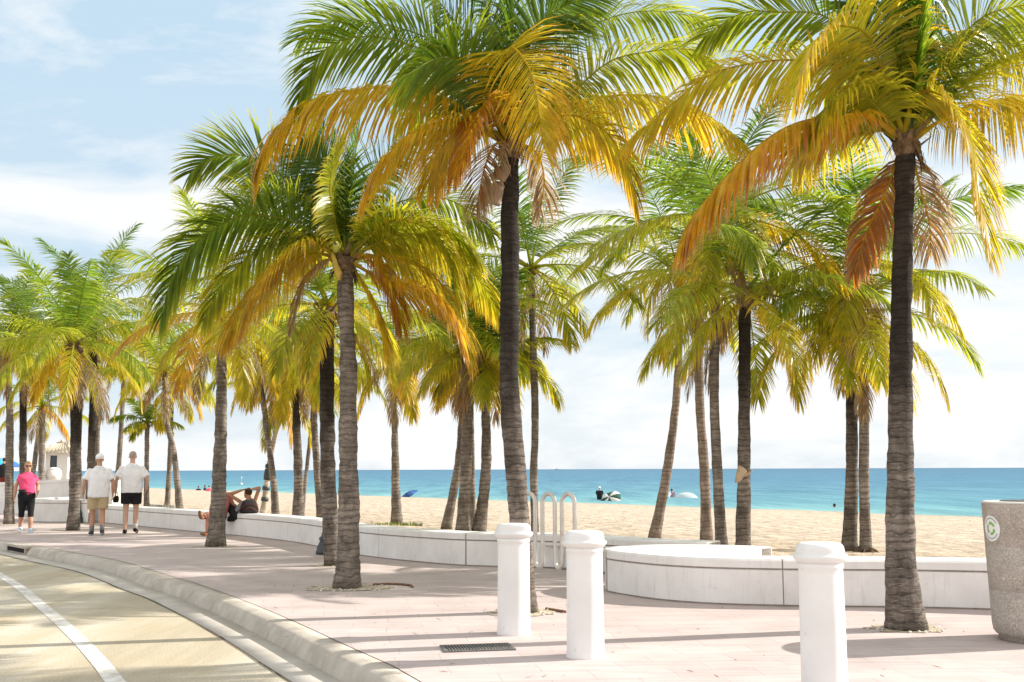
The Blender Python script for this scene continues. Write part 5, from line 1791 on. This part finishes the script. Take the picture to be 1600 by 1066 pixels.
def tent():
    p = GS(1072, 787)
    root = empty('beach_tent', p); tag(root, 'pale white beach tent low on the sand right of the seated pair', 'tent')
    mb = MB(); vs = []; n = 10
    for i in range(n + 1):
        a = math.pi * i / n
        for j in range(7):
            b = -1 + 2 * j / 6
            k = math.sqrt(max(0, 1 - b * b * .8))
            vs.append((b * 1.0, -math.cos(a) * .6 * k, math.sin(a) * .85 * k))
    mb.add(vs, [(i * 7 + j, i * 7 + j + 1, i * 7 + j + 8, i * 7 + j + 7) for i in range(n) for j in range(6)])
    o = mb.build('canopy', cloth('tent_white', (.46, .55, .56)), root); s = o.modifiers.new('s', 'SOLIDIFY'); s.thickness = .01
    mb = MB(); mb.tube([V((math.cos(a) * 1.02 * 1, 0.0, math.sin(a) * .86)) for a in [math.pi * i / 16 for i in range(17)]], .02, 6)
    mb.build('frame', MAT['metal'], root)


tent()


def boat(label, px, dist, L, col, sail=False):
    d = ray(px, 733); d.z = 0; d.normalize()
    p = d * dist; p.z = WATER
    root = empty('boat', p, rnd.uniform(-.3, .3)); tag(root, label, 'boat')
    mb = MB()
    loft(mb, [(V((-L / 2, 0, L * .04)), V((0, L * .10, 0)), V((0, 0, L * .05))), (V((0, 0, L * .04)), V((0, L * .13, 0)), V((0, 0, L * .055))), (V((L * .35, 0, L * .05)), V((0, L * .08, 0)), V((0, 0, L * .05))), (V((L / 2, 0, L * .075)), V((0, L * .005, 0)), V((0, 0, L * .03)))], 12)
    mb.build('hull', cloth(*col), root)
    if sail:
        mb = MB(); mb.tube([V((0, 0, 0)), V((0, 0, L * 1.25))], L * .012, 6); mb.build('mast', MAT['metal'], root)
        mb = MB(); mb.add([(0, 0, L * .12), (-L * .45, .02 * L, L * .14), (-.05 * L, .05 * L, L * 1.2), (-.2 * L, .09 * L, L * .5)], [(0, 1, 3), (1, 2, 3), (2, 0, 3)])
        o = mb.build('sail', cloth('sail_white', (.8, .8, .8)), root); s = o.modifiers.new('s', 'SOLIDIFY'); s.thickness = .02
    else:
        mb = MB(); mb.box((-L * .1, 0, L * .13), (L * .32, L * .16, L * .10)); mb.box((-L * .14, 0, L * .21), (L * .16, L * .12, L * .06)); mb.build('cabin', cloth('boat_white', (.7, .7, .7)), root, smooth=False)
        mb = MB(); mb.tube([V((-L * .14, 0, L * .24)), V((-L * .14, 0, L * .36))], L * .01, 5); mb.build('mast', MAT['metal'], root)


boat('small motor boat on the horizon right of the dark tall trunk', 871, 5200, 28, ('boat_grey', (.3, .33, .36)))
boat('white ship on the horizon between the dark pair and the tallest palm', 1385, 4200, 22, ('boat_white', (.7, .7, .7)))
def buoy():
    p = G(377, 757, WATER)
    root = empty('buoy', p); tag(root, 'slim white marker buoy close offshore, right of the resting people', 'buoy')
    mb = MB(); mb.lathe([(.02, -.2), (.22, -.1), (.25, .05), (.14, .18), (.08, .22)], n=16); mb.build('float', cloth('boat_white', (.7, .7, .7)), root)
    mb = MB(); mb.lathe([(.07, .2), (.06, .95), (.11, 1.0), (.11, 1.12), (.02, 1.2)], n=12); mb.build('marker_pole', cloth('boat_white', (.7, .7, .7)), root)


buoy()

# ------------------------------------------------------------------ light
SUN_EL, SUN_AZ = 31.0, 13.0       # azimuth measured from +X towards +Y
sd_ = V((math.cos(R(SUN_EL)) * math.cos(R(SUN_AZ)), math.cos(R(SUN_EL)) * math.sin(R(SUN_AZ)), math.sin(R(SUN_EL))))
sl = bpy.data.lights.new('sun', 'SUN'); sl.energy = 4.3; sl.angle = R(0.5); sl.color = (1.0, 0.94, 0.85)
so = bpy.data.objects.new('sun', sl); COL.objects.link(so)
so.rotation_euler = sd_.to_track_quat('Z', 'Y').to_euler()
w = bpy.data.worlds.new('World'); sc.world = w; w.use_nodes = True
nt = w.node_tree
bg = nt.nodes['Background']; bg.inputs['Strength'].default_value = 0.12
sky = nt.nodes.new('ShaderNodeTexSky'); sky.sky_type = 'NISHITA'; sky.sun_disc = False
sky.sun_elevation = R(SUN_EL); sky.sun_rotation = R(90 - SUN_AZ)
sky.air_density = 1.0; sky.dust_density = 1.2; sky.ozone_density = 1.0


class WT_:
    t = nt


T = NT.__new__(NT); T.t = nt; T.b = None
tc = T.n('ShaderNodeTexCoord')
sp_ = T.n('ShaderNodeSeparateXYZ'); T.l(tc.outputs['Generated'], sp_.inputs[0])
mp_ = T.n('ShaderNodeMapping'); mp_.inputs['Scale'].default_value = (1, 1, 3.2); mp_.inputs['Location'].default_value = (3.1, 0.4, 0.35); T.l(tc.outputs['Generated'], mp_.inputs[0])
n1 = T.noise(mp_.outputs[0], 3.0, 8, 0.6, 0.5)
n2 = T.noise(mp_.outputs[0], 9.0, 6, 0.6, 0.2)
cl = T.math('ADD', T.math('MULTIPLY', n1, 0.8), T.math('MULTIPLY', n2, 0.25))
# denser towards the horizon and to the right of the view
dens = T.math('ADD', cl, T.math('MULTIPLY', T.math('SUBTRACT', 0.30, sp_.outputs[2]), 0.42))
dens = T.math('ADD', dens, T.math('MULTIPLY', sp_.outputs[0], 0.06))
dens = T.math('ADD', dens, T.math('MULTIPLY', T.math('MAXIMUM', T.math('SUBTRACT', 0.25, sp_.outputs[1]), 0.0), 0.45))  # extra unseen cloud behind the viewer, added for neutral fill light
bz = T.math('MAXIMUM', T.math('SUBTRACT', 1.0, T.math('MULTIPLY', T.math('ABSOLUTE', T.math('SUBTRACT', sp_.outputs[2], 0.215)), 24.0)), 0.0)
dens = T.math('ADD', dens, T.math('MULTIPLY', bz, 0.17))
k = T.ramp(dens, [(0.50, (0, 0, 0)), (0.66, (1, 1, 1))])
cloudc = T.mix(1.0, (8.2, 8.4, 8.6), (8.2, 8.4, 8.6))
hz = T.n('ShaderNodeMapRange'); hz.inputs['From Min'].default_value = 0.40; hz.inputs['From Max'].default_value = 0.02; T.l(sp_.outputs[2], hz.inputs['Value'])
base = T.mix(0.9, sky.outputs[0], T.mix(hz.outputs[0], (2.6, 3.42, 4.05), (2.95, 3.5, 3.95)))
colr = T.mix(T.math('MULTIPLY', k, 0.92), base, (4.5, 4.55, 4.55))
# added fill light: sky raised to bright white overhead and behind the viewer
mz = T.n('ShaderNodeMapRange'); mz.inputs['From Min'].default_value = 0.42; mz.inputs['From Max'].default_value = 0.75; T.l(sp_.outputs[2], mz.inputs['Value'])
my = T.n('ShaderNodeMapRange'); my.inputs['From Min'].default_value = 0.45; my.inputs['From Max'].default_value = -0.1; T.l(sp_.outputs[1], my.inputs['Value'])
br_ = T.math('MAXIMUM', mz.outputs[0], my.outputs[0])
colr = T.mix(T.math('MULTIPLY', br_, 0.85), colr, (5.6, 5.6, 5.65))
T.l(colr, bg.inputs['Color'])

sc.view_settings.view_transform = 'Standard'
sc.view_settings.look = 'None'
sc.view_settings.exposure = 0.93
sc.view_settings.gamma = 1.0
sc.view_settings.use_curve_mapping = False
sc.render.engine = 'CYCLES'
sc.cycles.max_bounces = 6
sc.cycles.diffuse_bounces = 3
sc.cycles.glossy_bounces = 2
sc.cycles.transmission_bounces = 4
sc.cycles.use_denoising = True
